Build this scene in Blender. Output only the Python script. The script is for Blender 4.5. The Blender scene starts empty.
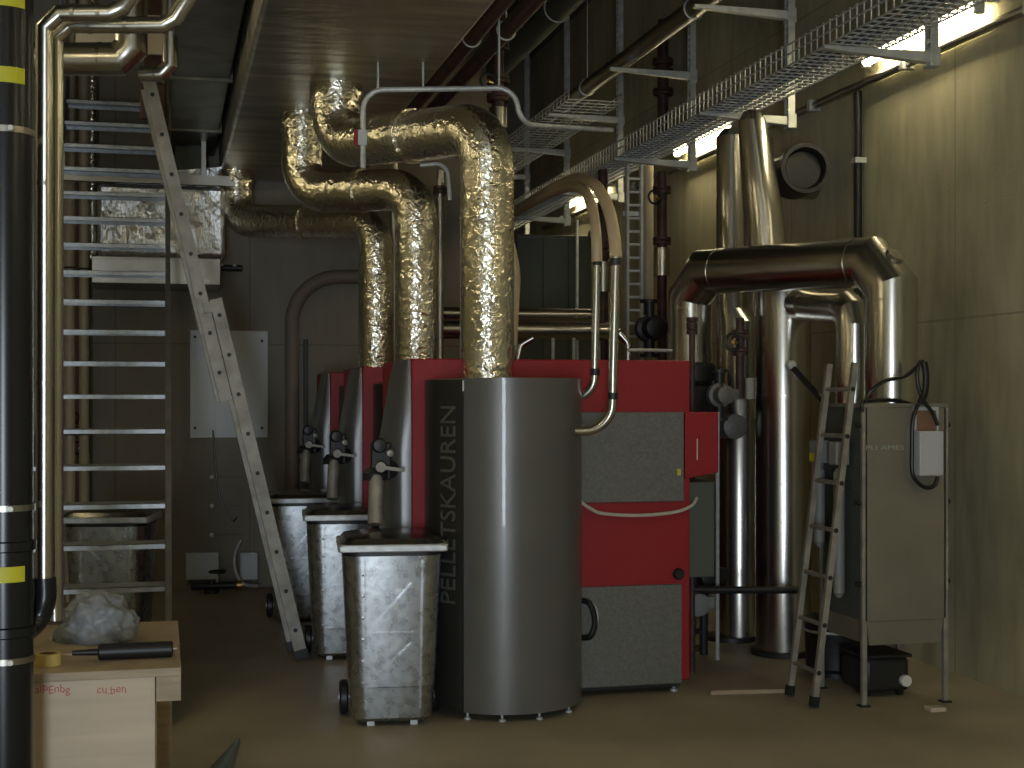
import bpy, bmesh, math, random
from mathutils import Vector, Matrix
random.seed(7)
sc = bpy.context.scene
COL = sc.collection
EYE = 1.81; FL = 1400.0; HZ = 400.0
TH = math.atan(347.0 / FL); SN, CS = math.sin(TH), math.cos(TH)

# ---------- the surveyed place: sight lines turned into room coordinates ----------
def W(px, py, Z):
    u = (px - 512) / FL
    return Vector((Z * (SN + CS * u), Z * (CS - SN * u), EYE - (py - HZ) / FL * Z))
def F(px, py):
    return W(px, py, FL * EYE / (py - HZ))
def onX(px, py, X):
    u = (px - 512) / FL
    return W(px, py, X / (SN + CS * u))
def onY(px, py, Y):
    u = (px - 512) / FL
    return W(px, py, Y / (CS - SN * u))

# ---------- materials ----------
def mat(name, col, rough=0.5, metal=0.0, bump=None, var=None, emit=None, spec=None, rvar=0.0, coat=0.0, aniso=None):
    m = bpy.data.materials.new(name); m.use_nodes = True
    nt = m.node_tree; N = nt.nodes; L = nt.links
    b = N['Principled BSDF']
    b.inputs['Base Color'].default_value = (*col, 1)
    b.inputs['Roughness'].default_value = rough
    b.inputs['Metallic'].default_value = metal
    if spec is not None: b.inputs['Specular IOR Level'].default_value = spec
    if coat: b.inputs['Coat Weight'].default_value = coat
    tc = N.new('ShaderNodeTexCoord')
    if var:
        scale, amt, stretch = var[0], var[1], (var[2] if len(var) > 2 else (1, 1, 1))
        mp = N.new('ShaderNodeMapping'); mp.inputs['Scale'].default_value = stretch
        L.new(tc.outputs['Object'], mp.inputs[0])
        n = N.new('ShaderNodeTexNoise'); n.inputs['Scale'].default_value = scale; n.inputs['Detail'].default_value = 6
        L.new(mp.outputs[0], n.inputs['Vector'])
        r = N.new('ShaderNodeValToRGB')
        r.color_ramp.elements[0].position = 0.3; r.color_ramp.elements[1].position = 0.7
        r.color_ramp.elements[0].color = (*[max(0, c * (1 - amt)) for c in col], 1)
        r.color_ramp.elements[1].color = (*[min(1, c * (1 + amt)) for c in col], 1)
        L.new(n.outputs['Fac'], r.inputs[0]); L.new(r.outputs[0], b.inputs['Base Color'])
        if rvar:
            q = N.new('ShaderNodeMapRange'); q.inputs[3].default_value = max(0.03, rough - rvar); q.inputs[4].default_value = rough + rvar
            L.new(n.outputs['Fac'], q.inputs[0]); L.new(q.outputs[0], b.inputs['Roughness'])
    if bump:
        kind, scale, st, dist = bump[:4]
        mp = N.new('ShaderNodeMapping'); mp.inputs['Scale'].default_value = bump[4] if len(bump) > 4 else (1, 1, 1)
        L.new(tc.outputs['Object'], mp.inputs[0])
        if kind == 'noise':
            n = N.new('ShaderNodeTexNoise'); n.inputs['Detail'].default_value = 5; o = n.outputs['Fac']
        else:
            n = N.new('ShaderNodeTexVoronoi'); n.feature = kind if kind in ('F1', 'SMOOTH_F1') else 'F1'; o = n.outputs['Distance']
            nn = N.new('ShaderNodeTexNoise'); nn.inputs['Scale'].default_value = scale * .6; nn.inputs['Detail'].default_value = 3
            mx = N.new('ShaderNodeMixRGB'); mx.inputs[0].default_value = .12
            L.new(mp.outputs[0], nn.inputs['Vector']); L.new(mp.outputs[0], mx.inputs[1]); L.new(nn.outputs['Color'], mx.inputs[2])
            mp = mx
        n.inputs['Scale'].default_value = scale
        L.new(mp.outputs[0], n.inputs['Vector'])
        bp = N.new('ShaderNodeBump'); bp.inputs['Strength'].default_value = st; bp.inputs['Distance'].default_value = dist
        L.new(o, bp.inputs['Height']); L.new(bp.outputs[0], b.inputs['Normal'])
    if emit:
        b.inputs['Emission Color'].default_value = (*emit[0], 1); b.inputs['Emission Strength'].default_value = emit[1]
    return m

def concrete(name, col, seam_axis, seam_step, rough=.85, stain=.35):
    m = mat(name, col, rough)
    nt = m.node_tree; N = nt.nodes; L = nt.links; b = N['Principled BSDF']
    tc = N.new('ShaderNodeTexCoord')
    def noise(scale, det, st=(1, 1, 1)):
        mp = N.new('ShaderNodeMapping'); mp.inputs['Scale'].default_value = st
        L.new(tc.outputs['Object'], mp.inputs[0])
        n = N.new('ShaderNodeTexNoise'); n.inputs['Scale'].default_value = scale; n.inputs['Detail'].default_value = det
        L.new(mp.outputs[0], n.inputs['Vector']); return n.outputs['Fac']
    n1 = noise(.9, 6, (1, 1, .5)); n2 = noise(9, 8, (1, 1, .25)); n3 = noise(60, 4)
    mx = N.new('ShaderNodeMath'); mx.operation = 'MULTIPLY_ADD'; mx.inputs[1].default_value = .35
    L.new(n2, mx.inputs[0]); L.new(n1, mx.inputs[2])
    r = N.new('ShaderNodeValToRGB'); e = r.color_ramp.elements
    e[0].position = .42; e[1].position = .9
    e[0].color = (*[c * (1 - stain) for c in col], 1); e[1].color = (*[min(1, c * (1 + stain)) for c in col], 1)
    L.new(mx.outputs[0], r.inputs[0]); out = r.outputs[0]
    if seam_step:
        sp = N.new('ShaderNodeSeparateXYZ'); L.new(tc.outputs['Object'], sp.inputs[0])
        hs = None
        for ax, step, off in ((seam_axis, seam_step, .37), (2, 2.6, .1)):
            d = N.new('ShaderNodeMath'); d.operation = 'DIVIDE'; d.inputs[1].default_value = step
            L.new(sp.outputs[ax], d.inputs[0])
            a = N.new('ShaderNodeMath'); a.operation = 'ADD'; a.inputs[1].default_value = off + 100; L.new(d.outputs[0], a.inputs[0])
            f = N.new('ShaderNodeMath'); f.operation = 'FRACT'; L.new(a.outputs[0], f.inputs[0])
            c = N.new('ShaderNodeMath'); c.operation = 'LESS_THAN'; c.inputs[1].default_value = .012 / step * 1.2; L.new(f.outputs[0], c.inputs[0])
            if hs is None: hs = c.outputs[0]
            else:
                q = N.new('ShaderNodeMath'); q.operation = 'MAXIMUM'; L.new(hs, q.inputs[0]); L.new(c.outputs[0], q.inputs[1]); hs = q.outputs[0]
        mm = N.new('ShaderNodeMixRGB'); mm.inputs[2].default_value = (*[c * .55 for c in col], 1)
        sc_ = N.new('ShaderNodeMath'); sc_.operation = 'MULTIPLY'; sc_.inputs[1].default_value = .6; L.new(hs, sc_.inputs[0])
        L.new(sc_.outputs[0], mm.inputs[0]); L.new(out, mm.inputs[1]); out = mm.outputs[0]
    L.new(out, b.inputs['Base Color'])
    bp = N.new('ShaderNodeBump'); bp.inputs['Strength'].default_value = .25; bp.inputs['Distance'].default_value = .01
    L.new(n3, bp.inputs['Height']); L.new(bp.outputs[0], b.inputs['Normal'])
    return m

M = {}
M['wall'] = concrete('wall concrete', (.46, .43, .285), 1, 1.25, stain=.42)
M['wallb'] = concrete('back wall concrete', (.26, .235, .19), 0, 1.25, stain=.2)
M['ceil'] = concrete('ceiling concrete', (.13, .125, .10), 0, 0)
M['floor'] = mat('dusty coated floor', (.36, .32, .235), .55, var=(1.6, .16), bump=('noise', 40, .08, .01), rvar=.12)
M['foil'] = mat('crinkled aluminium foil wrap', (.80, .76, .64), .23, 1, bump=('F1', 24, .65, .010), var=(3, .12))
M['foilflat'] = mat('foil faced insulation board', (.50, .48, .40), .42, 1, bump=('noise', 3.2, .45, .035, (.7, 2.5, 1)), var=(2.5, .3, (.5, 3, 1)))
M['darkfoil'] = mat('dull dark duct sheet', (.16, .15, .11), .42, .75, bump=('noise', 5, .3, .03), var=(3, .3))
M['foilcrush'] = mat('crumpled bright foil', (.82, .84, .86), .30, .9, bump=('noise', 7, .9, .07, (1, 1, .6)))
M['steel'] = mat('stainless sheet cladding', (.58, .56, .51), .25, 1, bump=('noise', 3, .05, .02), var=(2, .06))
M['steel_d'] = mat('dull sheet steel', (.42, .40, .35), .34, 1, var=(4, .1))
M['galv'] = mat('galvanised steel with spangle', (.46, .48, .49), .28, .95, bump=('noise', 5, .22, .012), var=(20, .16), rvar=.06)
M['lid'] = mat('dark lid sheet', (.20, .195, .165), .22, .95, bump=('noise', 6, .2, .02))  # lid metal, darker than the galvanised body
M['galv_p'] = mat('matt galvanised profile', (.62, .64, .63), .45, .4, var=(18, .15))
M['tread'] = mat('galvanised tread', (.44, .47, .49), .42, .5, var=(18, .2))
M['stringer'] = mat('grey galvanised stringer', (.20, .20, .19), .5, .5, var=(8, .2))
M['alu'] = mat('weathered aluminium', (.35, .33, .285), .5, .45, var=(9, .25))
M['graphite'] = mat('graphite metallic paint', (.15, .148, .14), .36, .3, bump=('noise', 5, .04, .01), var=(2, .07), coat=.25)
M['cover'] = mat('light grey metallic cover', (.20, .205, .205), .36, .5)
M['graphite_shade'] = mat('graphite paint with dark reflection', (.075, .073, .068), .32, .7)  # lettered door: reflection of dark surroundings put into the colour
M['panel'] = mat('hammered grey panel', (.175, .175, .165), .5, .25, bump=('noise', 120, .25, .003), var=(70, .18))
M['red'] = mat('red boiler enamel', (.32, .010, .018), .5, 0)
M['black'] = mat('black rubber', (.015, .015, .016), .45)
M['blackpipe'] = mat('black polyethylene pipe', (.011, .012, .014), .27)
M['darkmetal'] = mat('dark cast metal', (.05, .05, .05), .45, .6)
M['rust'] = mat('red brown primed pipe', (.07, .035, .028), .55, .1, var=(12, .4))
M['beigepipe'] = mat('beige pipe insulation', (.45, .38, .26), .5)
M['hose'] = mat('cloudy amber suction hose', (.62, .48, .30), .4, bump=('noise', 60, .1, .003))
M['yellow'] = mat('yellow label', (.62, .58, .03), .5)
M['white'] = mat('white painted sheet', (.62, .66, .68), .45)
M['greybox'] = mat('light grey enclosure plastic', (.52, .53, .56), .4)
M['ply'] = mat('birch plywood', (.62, .51, .38), .6, var=(2.2, .10, (.6, 1, 8)))
M['wood'] = mat('sawn pine', (.42, .33, .23), .65, var=(5, .18, (1, 1, 6)))
M['tape'] = mat('masking tape', (.62, .50, .16), .6)
M['plastic'] = mat('crumpled pale plastic bag', (.26, .28, .30), .4, bump=('noise', 9, .5, .02))
M['tarp'] = mat('slate blue plastic sheet', (.16, .20, .22), .4, bump=('noise', 14, .4, .02))
M['pink'] = mat('red marker', (.55, .13, .12), .6)
M['brown'] = mat('bare brown board', (.24, .13, .07), .6)
M['rib'] = mat('raised lettering', (.20, .195, .185), .4, .6)
M['lampbody'] = mat('lamp housing', (.55, .55, .5), .5)
M['tubeglow'] = mat('lit fluorescent tube', (1, 1, .9), .5, emit=((1.0, .86, .55), 30))
M['brass'] = mat('brass valve', (.55, .38, .12), .35, 1)
M['cable'] = mat('black cable', (.01, .01, .01), .35)
M['silvertext'] = mat('silver lettering', (.75, .75, .7), .35)
M['green'] = mat('grey green sheet', (.10, .115, .10), .55, .2)
M['cream'] = mat('cream lagging', (.55, .50, .42), .7)

# ---------- mesh helpers ----------
def fillet(pts, R, n=8):
    pts = [Vector(p) for p in pts]; out = [pts[0]]
    for i in range(1, len(pts) - 1):
        a, b, c = pts[i - 1], pts[i], pts[i + 1]
        d1 = (a - b).normalized(); d2 = (c - b).normalized()
        ang = d1.angle(d2)
        if ang > 3.1: out.append(b); continue
        t = R / math.tan(ang / 2); t = min(t, (a - b).length * .49 if i > 1 else (a - b).length * .95, (c - b).length * .49 if i < len(pts) - 2 else (c - b).length * .95)
        r = t * math.tan(ang / 2)
        cen = b + (d1 + d2).normalized() * (r / math.sin(ang / 2))
        p0 = b + d1 * t; p1 = b + d2 * t
        v0 = p0 - cen; v1 = p1 - cen; tot = v0.angle(v1); ax = v0.cross(v1).normalized()
        for k in range(n + 1):
            out.append(cen + Matrix.Rotation(tot * k / n, 3, ax) @ v0)
    out.append(pts[-1]); return out

def smooth(pts, n=8):
    P = [Vector(p) for p in pts]; P = [2 * P[0] - P[1]] + P + [2 * P[-1] - P[-2]]; out = []
    for i in range(1, len(P) - 2):
        a, b, c, d = P[i - 1:i + 3]
        for k in range(n):
            t = k / n
            out.append(.5 * ((2 * b) + (-a + c) * t + (2 * a - 5 * b + 4 * c - d) * t * t + (-a + 3 * b - 3 * c + d) * t ** 3))
    out.append(P[-2]); return out

class B:
    def __init__(s): s.bm = bmesh.new()
    def box(s, x0, x1, y0, y1, z0, z1, mtx=None):
        vs = [s.bm.verts.new(Vector((x, y, z)) if mtx is None else mtx @ Vector((x, y, z))) for x in (x0, x1) for y in (y0, y1) for z in (z0, z1)]
        for f in ((0, 1, 3, 2), (4, 6, 7, 5), (0, 4, 5, 1), (2, 3, 7, 6), (0, 2, 6, 4), (1, 5, 7, 3)):
            s.bm.faces.new([vs[i] for i in f])
        return s
    def bar(s, p0, p1, w, h, up=(0, 0, 1)):
        p0 = Vector(p0); p1 = Vector(p1); d = (p1 - p0); L = d.length; d.normalize()
        x = d.cross(Vector(up)).normalized(); z = x.cross(d)
        m = Matrix((x, d, z)).transposed().to_4x4(); m.translation = p0
        return s.box(-w / 2, w / 2, 0, L, -h / 2, h / 2, m)
    def ring(s, c, x, y, r, n, ry=None):
        ry = r if ry is None else ry
        return [s.bm.verts.new(c + x * (r * math.cos(2 * math.pi * k / n)) + y * (ry * math.sin(2 * math.pi * k / n))) for k in range(n)]
    def skin(s, rings, cap=True, closed=False):
        n = len(rings[0])
        for a, b in zip(rings, rings[1:] + ([rings[0]] if closed else [])):
            for k in range(n):
                s.bm.faces.new((a[k], a[(k + 1) % n], b[(k + 1) % n], b[k]))
        if cap and not closed:
            s.bm.faces.new(rings[0][::-1]); s.bm.faces.new(rings[-1])
        return s
    def tube(s, pts, r, n=16, cap=True, closed=False):
        pts = [Vector(p) for p in pts]; rs = r if isinstance(r, (list, tuple)) else [r] * len(pts)
        m = len(pts); rings = []; x = None
        for i, p in enumerate(pts):
            a = pts[(i - 1) % m] if (i or closed) else p; b = pts[(i + 1) % m] if (i < m - 1 or closed) else p
            d1 = (p - a); d2 = (b - p)
            d1 = d1.normalized() if d1.length > 1e-7 else d1; d2 = d2.normalized() if d2.length > 1e-7 else d2
            t = (d1 + d2).normalized()
            if x is None:
                up = Vector((0, 0, 1)) if abs(t.z) < .9 else Vector((0, 1, 0)); x = t.cross(up).normalized()
            else:
                x = (x - t * x.dot(t)).normalized()
            y = t.cross(x)
            k = 1.0
            if d1.length and d2.length:
                c = math.sqrt(max(.25, (1 + d1.dot(d2)) / 2)); k = 1 / c
            # stretch across the mitre
            if k > 1.001:
                nb = (d2 - d1); nb = (nb - t * nb.dot(t)).normalized()
                ring = []
                for q in range(n):
                    v = x * math.cos(2 * math.pi * q / n) + y * math.sin(2 * math.pi * q / n)
                    v = v + nb * (v.dot(nb) * (k - 1)); ring.append(s.bm.verts.new(p + v * rs[i]))
                rings.append(ring)
            else:
                rings.append(s.ring(p, x, y, rs[i], n))
        return s.skin(rings, cap, closed)
    def cyl(s, p0, p1, r, n=24, r2=None, cap=True):
        return s.tube([p0, p1], [r, r if r2 is None else r2], n, cap)
    def lathe(s, prof, c=(0, 0, 0), n=32, axis='z', cap=True):
        c = Vector(c); A = {'z': (Vector((1, 0, 0)), Vector((0, 1, 0)), Vector((0, 0, 1))), 'x': (Vector((0, 1, 0)), Vector((0, 0, 1)), Vector((1, 0, 0))), 'y': (Vector((0, 0, 1)), Vector((1, 0, 0)), Vector((0, 1, 0)))}[axis]
        return s.skin([s.ring(c + A[2] * z, A[0], A[1], max(r, 1e-4), n) for r, z in prof], cap)
    def poly(s, pts2, z0, z1, fn=None):
        fn = fn or (lambda a, b, z: Vector((a, b, z)))
        lo = [s.bm.verts.new(fn(a, b, z0)) for a, b in pts2]; hi = [s.bm.verts.new(fn(a, b, z1)) for a, b in pts2]
        return s.skin([lo, hi])
    def loft(s, rings):
        return s.skin([[s.bm.verts.new(Vector(p)) for p in r] for r in rings])
    def torus(s, c, R, r, axis='z', n=32, m=8):
        c = Vector(c); A = {'z': (Vector((1, 0, 0)), Vector((0, 1, 0))), 'x': (Vector((0, 1, 0)), Vector((0, 0, 1))), 'y': (Vector((0, 0, 1)), Vector((1, 0, 0)))}[axis]
        return s.tube([c + A[0] * R * math.cos(2 * math.pi * k / n) + A[1] * R * math.sin(2 * math.pi * k / n) for k in range(n)], r, m, closed=True)
    def text(s, body, fn, size=1.0, width=None):
        cu = bpy.data.curves.new('t', 'FONT'); cu.body = body; cu.size = size; cu.extrude = 0.0; cu.resolution_u = 3
        o = bpy.data.objects.new('t', cu); COL.objects.link(o)
        bpy.context.view_layer.update()
        me = bpy.data.meshes.new_from_object(o.evaluated_get(bpy.context.evaluated_depsgraph_get()))
        bpy.data.objects.remove(o)
        t = bmesh.new(); t.from_mesh(me); bpy.data.meshes.remove(me)
        xs = [v.co.x for v in t.verts]; k = (width / (max(xs) - min(xs))) if width else 1
        x0 = min(xs)
        vm = {}; 
        for v in t.verts: vm[v.index] = (s.bm.verts.new(fn((v.co.x - x0) * k, v.co.y, 0)), s.bm.verts.new(fn((v.co.x - x0) * k, v.co.y, 1)))
        for f in t.faces: s.bm.faces.new([vm[v.index][1] for v in f.verts])
        for e in t.edges:
            if len(e.link_faces) == 1:
                a, b = e.verts; s.bm.faces.new((vm[a.index][0], vm[b.index][0], vm[b.index][1], vm[a.index][1]))
        t.free(); return s
    def build(s, name, m, parent=None, local=False, bevel=0, origin=None, sharp=30, seg=2):
        bm = s.bm
        bmesh.ops.recalc_face_normals(bm, faces=bm.faces[:])
        off = Vector((0, 0, 0))
        if parent is not None and not local:
            mw = wm(parent).inverted(); bm.transform(mw)
        elif parent is None:
            if origin is None:
                xs = [v.co.x for v in bm.verts]; ys = [v.co.y for v in bm.verts]; zs = [v.co.z for v in bm.verts]
                origin = Vector(((min(xs) + max(xs)) / 2, (min(ys) + max(ys)) / 2, min(zs)))
            off = Vector(origin); bm.transform(Matrix.Translation(-off))
        me = bpy.data.meshes.new(name); bm.to_mesh(me); bm.free()
        me.materials.append(M[m] if isinstance(m, str) else m)
        for p in me.polygons: p.use_smooth = True
        me.set_sharp_from_angle(angle=math.radians(sharp))
        o = bpy.data.objects.new(name, me); COL.objects.link(o)
        if parent is not None: o.parent = parent
        else: o.location = off
        if bevel:
            b = o.modifiers.new('bevel', 'BEVEL'); b.width = bevel; b.segments = seg; b.limit_method = 'ANGLE'; b.angle_limit = math.radians(40)
        return o

def wm(o):
    m = Matrix.Translation(o.location) @ o.rotation_euler.to_matrix().to_4x4()
    return (wm(o.parent) @ m) if o.parent else m
def tag(o, label, cat, group=None, kind=None):
    o['label'] = label; o['category'] = cat
    if group: o['group'] = group
    if kind: o['kind'] = kind
    return o
def thing(name, label, cat, loc=(0, 0, 0), rz=0, group=None):
    o = bpy.data.objects.new(name, None); COL.objects.link(o); o.empty_display_size = .1
    o.location = loc; o.rotation_euler = (0, 0, rz); return tag(o, label, cat, group)
def struct(o): o['kind'] = 'structure'; return o
def dup(root, loc, rz=0, label=None):
    def cp(o, par):
        c = o.copy(); COL.objects.link(c)
        if par: c.parent = par
        for ch in [x for x in sc.objects if x.parent == o]: cp(ch, c)
        return c
    c = cp(root, None); c.location = loc; c.rotation_euler = (0, 0, rz)
    if label: c['label'] = label
    return c

# ---------- the room ----------
XR, XL, YB, YF, YN, CH, XS = 5.08, -2.3, 13.75, 19.4, -3.6, 6.7, 3.2
struct(B().box(XL - .2, XR + .2, YN - .2, YF + .2, -.2, 0).build('floor', 'floor', origin=(0, 0, 0)))
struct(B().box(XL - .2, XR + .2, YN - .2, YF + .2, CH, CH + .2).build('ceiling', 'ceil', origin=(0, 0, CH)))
struct(B().box(XR, XR + .2, YN - .2, YF + .2, 0, CH).build('wall_right', 'wall', origin=(XR, 0, 0)))
struct(B().box(XL - .2, XL, YN - .2, YF + .2, 0, CH).build('wall_left', 'wall', origin=(XL, 0, 0)))
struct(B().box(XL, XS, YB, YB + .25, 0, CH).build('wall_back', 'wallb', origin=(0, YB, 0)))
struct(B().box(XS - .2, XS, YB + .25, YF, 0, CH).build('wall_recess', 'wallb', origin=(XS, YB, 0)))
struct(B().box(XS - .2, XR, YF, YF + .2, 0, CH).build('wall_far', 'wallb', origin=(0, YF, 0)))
# wall behind the photographer; its doorway is added to let in cool light
DX0, DX1, DZ = -1.45, -.35, 2.5
struct(B().box(XL, DX0, YN - .2, YN, 0, CH).box(DX1, XR, YN - .2, YN, 0, CH).box(DX0, DX1, YN - .2, YN, DZ, CH).build('wall_front', 'wall', origin=(0, YN, 0)))
struct(B().box(DX0, DX0 + .06, YN - .22, YN + .02, 0, DZ).box(DX1 - .06, DX1, YN - .22, YN + .02, 0, DZ).box(DX0 + .06, DX1 - .06, YN - .22, YN + .02, DZ - .06, DZ).build('added_door_1', 'green'))

# ---------- fluorescent wall lamps ----------
def lamp(y0, lab, x=XR - .10, h=4.27, flip=1, ln=1.5, nm='warm fluorescent lamps'):
    t = thing('fluorescent_lamp', lab, 'lamp', (x, y0 + ln / 2, h - .05), 0, nm)
    B().box(x - .08, x + .10, y0 - .03, y0 + ln + .03, h + .035, h + .085).build('housing', 'lampbody', t, bevel=.006)
    B().cyl((x - .02, y0 + .03, h), (x - .02, y0 + ln - .03, h), .028, 14).build('tube', 'tubeglow', t)
    for y in (y0, y0 + ln - .04):
        B().box(x - .045, x + .02, y, y + .04, h - .03, h + .035).build('end_cap', 'lampbody', t, bevel=.004)
    return t
lamp(7.82, 'lit fluorescent lamp on right wall, largest and nearest of the wall lamps')
lamp(11.72, 'lit fluorescent lamp on right wall above the paired stainless flue columns')
lamp(15.62, 'small lit fluorescent lamp on right wall behind the arched amber hoses')
lamp(3.92, 'fluorescent lamp on right wall nearer than the filter cabinet, outside the picture')
lamp(0.02, 'fluorescent lamp on right wall beside the photographer, outside the picture')
# second row above the left walkway, beyond the picture's edge
for yy, lab in ((8.6, 'added ceiling hung fill lamp beyond the left edge beside the steel stairs, outside the picture'), (1.4, 'ceiling hung fluorescent lamp left of the photographer, outside the picture'), (5.3, 'ceiling hung fluorescent lamp left of the black drain pipe, outside the picture')):  # lamp beside the stairs is added to brighten the back-left corner
    t = thing('fluorescent_lamp', lab, 'lamp', (-1.7, yy, 4.2), 0, 'warm fluorescent lamps')
    B().box(-1.76, -1.64, yy, yy + 1.5, 4.3, 4.36).build('housing', 'lampbody', t, bevel=.006)
    B().cyl((-1.7, yy + .03, 4.27), (-1.7, yy + 1.47, 4.27), .022, 14).build('tube', 'tubeglow', t)
    for y in (yy + .2, yy + 1.3): B().cyl((-1.7, y, 4.36), (-1.7, y, CH), .006, 6).build('hanger', 'galv_p', t)

for xx, yy, lab in ((1.2, -2.6, 'added ceiling hung fill lamp farthest behind the photographer, outside the picture'), (3.6, -1.4, 'added ceiling hung fill lamp behind the photographer on the right, outside the picture'), (3.0, 2.2, 'added ceiling hung fill lamp above the open floor in front of the boilers, outside the picture')):  # three unseen lamps added as fill from the front
    t = thing('fluorescent_lamp', lab, 'lamp', (xx, yy, 5.0), 0, 'warm fluorescent lamps')
    B().box(xx - .06, xx + .06, yy, yy + 1.5, 5.05, 5.11).build('housing', 'lampbody', t, bevel=.006)
    B().cyl((xx, yy + .03, 5.02), (xx, yy + 1.47, 5.02), .028, 14).build('tube', 'tubeglow', t)
    for y in (yy + .2, yy + 1.3): B().cyl((xx, y, 5.1), (xx, y, CH), .006, 6).build('hanger', 'galv_p', t)

# long conduit below the wall lamps
pc = B().cyl((XR - .05, 2, 4.16), (XR - .05, 18.5, 4.16), .032, 14)
t = thing('wall_pipe', 'long thin steel pipe running along right wall just below the lamps', 'pipe', (XR - .05, 10, 4.12))
pc.build('pipe_run', 'steel_d', t)
for y in [3 + 1.45 * k for k in range(11)]:
    B().box(XR - .10, XR, y, y + .05, 4.115, 4.205).build('clamp', 'galv_p', t, bevel=.004)

# ---------- cable tray with struts ----------
TX0, TX1, TZ0, TZ1 = 3.90, 4.29, 3.965, 4.10
def basket(x0, x1, z0, z1, y0, y1, step, lab, nl=7):
    t = thing('wire_cable_tray', lab, 'cable tray', ((x0 + x1) / 2, (y0 + y1) / 2, z0 - .004))
    b = B()
    for k in range(nl):
        x = x0 + (x1 - x0) * k / (nl - 1); b.bar((x, y0, z0), (x, y1, z0), .009, .009)
    for x in (x0, x1):
        for z in (z0 + (z1 - z0) * .55, z1): b.bar((x, y0, z), (x, y1, z), .009, .009)
    b.build('long_wires', 'galv_p', t)
    b = B(); y = y0 + .02
    while y < y1:
        b.bar((x0, y, z0), (x1, y, z0), .008, .008); b.bar((x0, y, z0), (x0, y, z1 + .012), .008, .008, (0, 1, 0)); b.bar((x1, y, z0), (x1, y, z1 + .012), .008, .008, (0, 1, 0)); y += step
    b.build('cross_wires', 'galv_p', t)
basket(TX0, TX1, TZ0, TZ1, 4.5, 19.0, .085, 'long galvanised wire mesh cable tray running beside the wall lamps')
basket(TX0 - .05, TX1 + .12, 4.765, 4.85, 13.2, 19.0, .14, 'dim upper wire cable tray above the main tray at the far end', 6)
M['cables'] = mat('bundle of grey cables', (.09, .09, .085), .5)
b = B()
for k in range(5):
    x = TX0 + .08 + .035 * k
    b.tube([(x + random.uniform(-.02, .02), y, TZ0 + .018) for y in range(6, 19)], .011, 6)
tag(b.build('cable_bundle', 'cables'), 'dark cables lying loose inside the lower wire tray', 'cables', kind='stuff')

STX = 4.60
def strut(y, zb, lab, arms):
    t = thing('hanging_strut', lab, 'support bracket', (STX, y, zb), 0, 'struts carrying the cable tray')
    b = B()
    for dy in (-.036, .026): b.box(STX - .03, STX + .025, y + dy, y + dy + .010, zb, CH)
    b.box(STX + .021, STX + .025, y - .026, y + .026, zb, CH)
    z = zb + .01
    while z < CH: b.box(STX - .024, STX - .018, y - .026, y + .026, z, z + .028); z += .06
    b.build('perforated_channel', 'galv_p', t)
    for z, ln in arms:
        a = B().poly([(STX + .02, z - .07), (STX + .02, z), (STX - ln, z), (STX - ln, z - .022)], y - .03, y + .03, lambda p, q, r: Vector((p, r, q)))
        a.build('cantilever_arm', 'galv_p', t, bevel=.003)
        B().box(STX - .035, STX + .035, y - .045, y + .045, z - .09, z + .02).build('bracket_foot', 'galv_p', t, bevel=.004)
    B().box(STX - .08, STX + .08, y - .08, y + .08, CH - .012, CH).build('ceiling_plate', 'galv_p', t)
descr = ['perforated hanging strut in front of the nearest wall lamp, rightmost of the row', 'perforated hanging strut left of the nearest wall lamp, with a long upper arm',
         'perforated hanging strut in front of the second wall lamp', 'perforated hanging strut just right of the arched amber hoses', 'perforated hanging strut left of the arched amber hoses', 'farthest perforated strut, just right of the largest foil pipe elbow']
for k, (px, d) in enumerate(zip((932, 790, 692, 620, 567, 527), descr)):
    p = onX(px, 400, STX)
    strut(p.y, 3.885, d, [(3.955, .74)] + ([(4.755, .78)] if k else []))

# brown primed pipes running along the room at height
def runpipe(name, lab, X, h, r, y0, y1, m, n=16, hang=3):
    t = thing(name, lab, 'pipe', (X, (y0 + y1) / 2, h - r))
    B().cyl((X, y0, h), (X, y1, h), r, n).build('pipe_run', m, t)
    for k in range(hang):
        y = y0 + (y1 - y0) * (k + .5) / hang
        B().cyl((X, y, h), (X, y, CH), .006, 6).build('hanger_rod', 'galv_p', t)
        B().torus((X, y, h), r + .006, .006, 'y', 20, 6).build('hanger_ring', 'galv_p', t)
runpipe('heating_pipe', 'dark brown pipe running beside the foil ceiling duct, nearer the duct', 1.93, 4.16, .055, 4, YB, 'rust')
runpipe('heating_pipe', 'dark brown pipe second from the foil ceiling duct along the ceiling', 2.16, 4.22, .055, 4, YB, 'rust')
runpipe('heating_pipe', 'brownish lagged pipe running high above the left side of the cable tray', 4.0, 4.86, .075, 6, 14.5, 'steel_d')
runpipe('heating_pipe', 'dark lagged pipe running high under the ceiling between duct and cable tray', 3.25, 5.15, .11, 4, 19, 'green')
struct(B().box(2.55, 2.95, YN, YB, 6.3, CH).build('trim_1', 'ceil'))

# ---------- ceiling foil duct ----------
DH = 3.92
t = thing('ventilation_duct', 'wide flat foil covered duct under the ceiling, the three foil pipes rise into it', 'duct', (1.1, 8, DH))
B().box(.50, 1.706, 2.0, 13.72, DH, DH + .55).build('duct_body', 'foilflat', t, bevel=.03)
for y in (5.2,):
    B().box(.498, 1.708, y, y + .06, DH - .0015, DH + .5515).build('joint_tape', 'foil', t)
for y in (4.5, 7.4, 10.2, 13.0):
    for x in (.48, 1.73): B().cyl((x, y + .02, DH + .5), (x, y + .02, CH), .006, 6).build('hanger_rod', 'galv_p', t)

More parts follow.
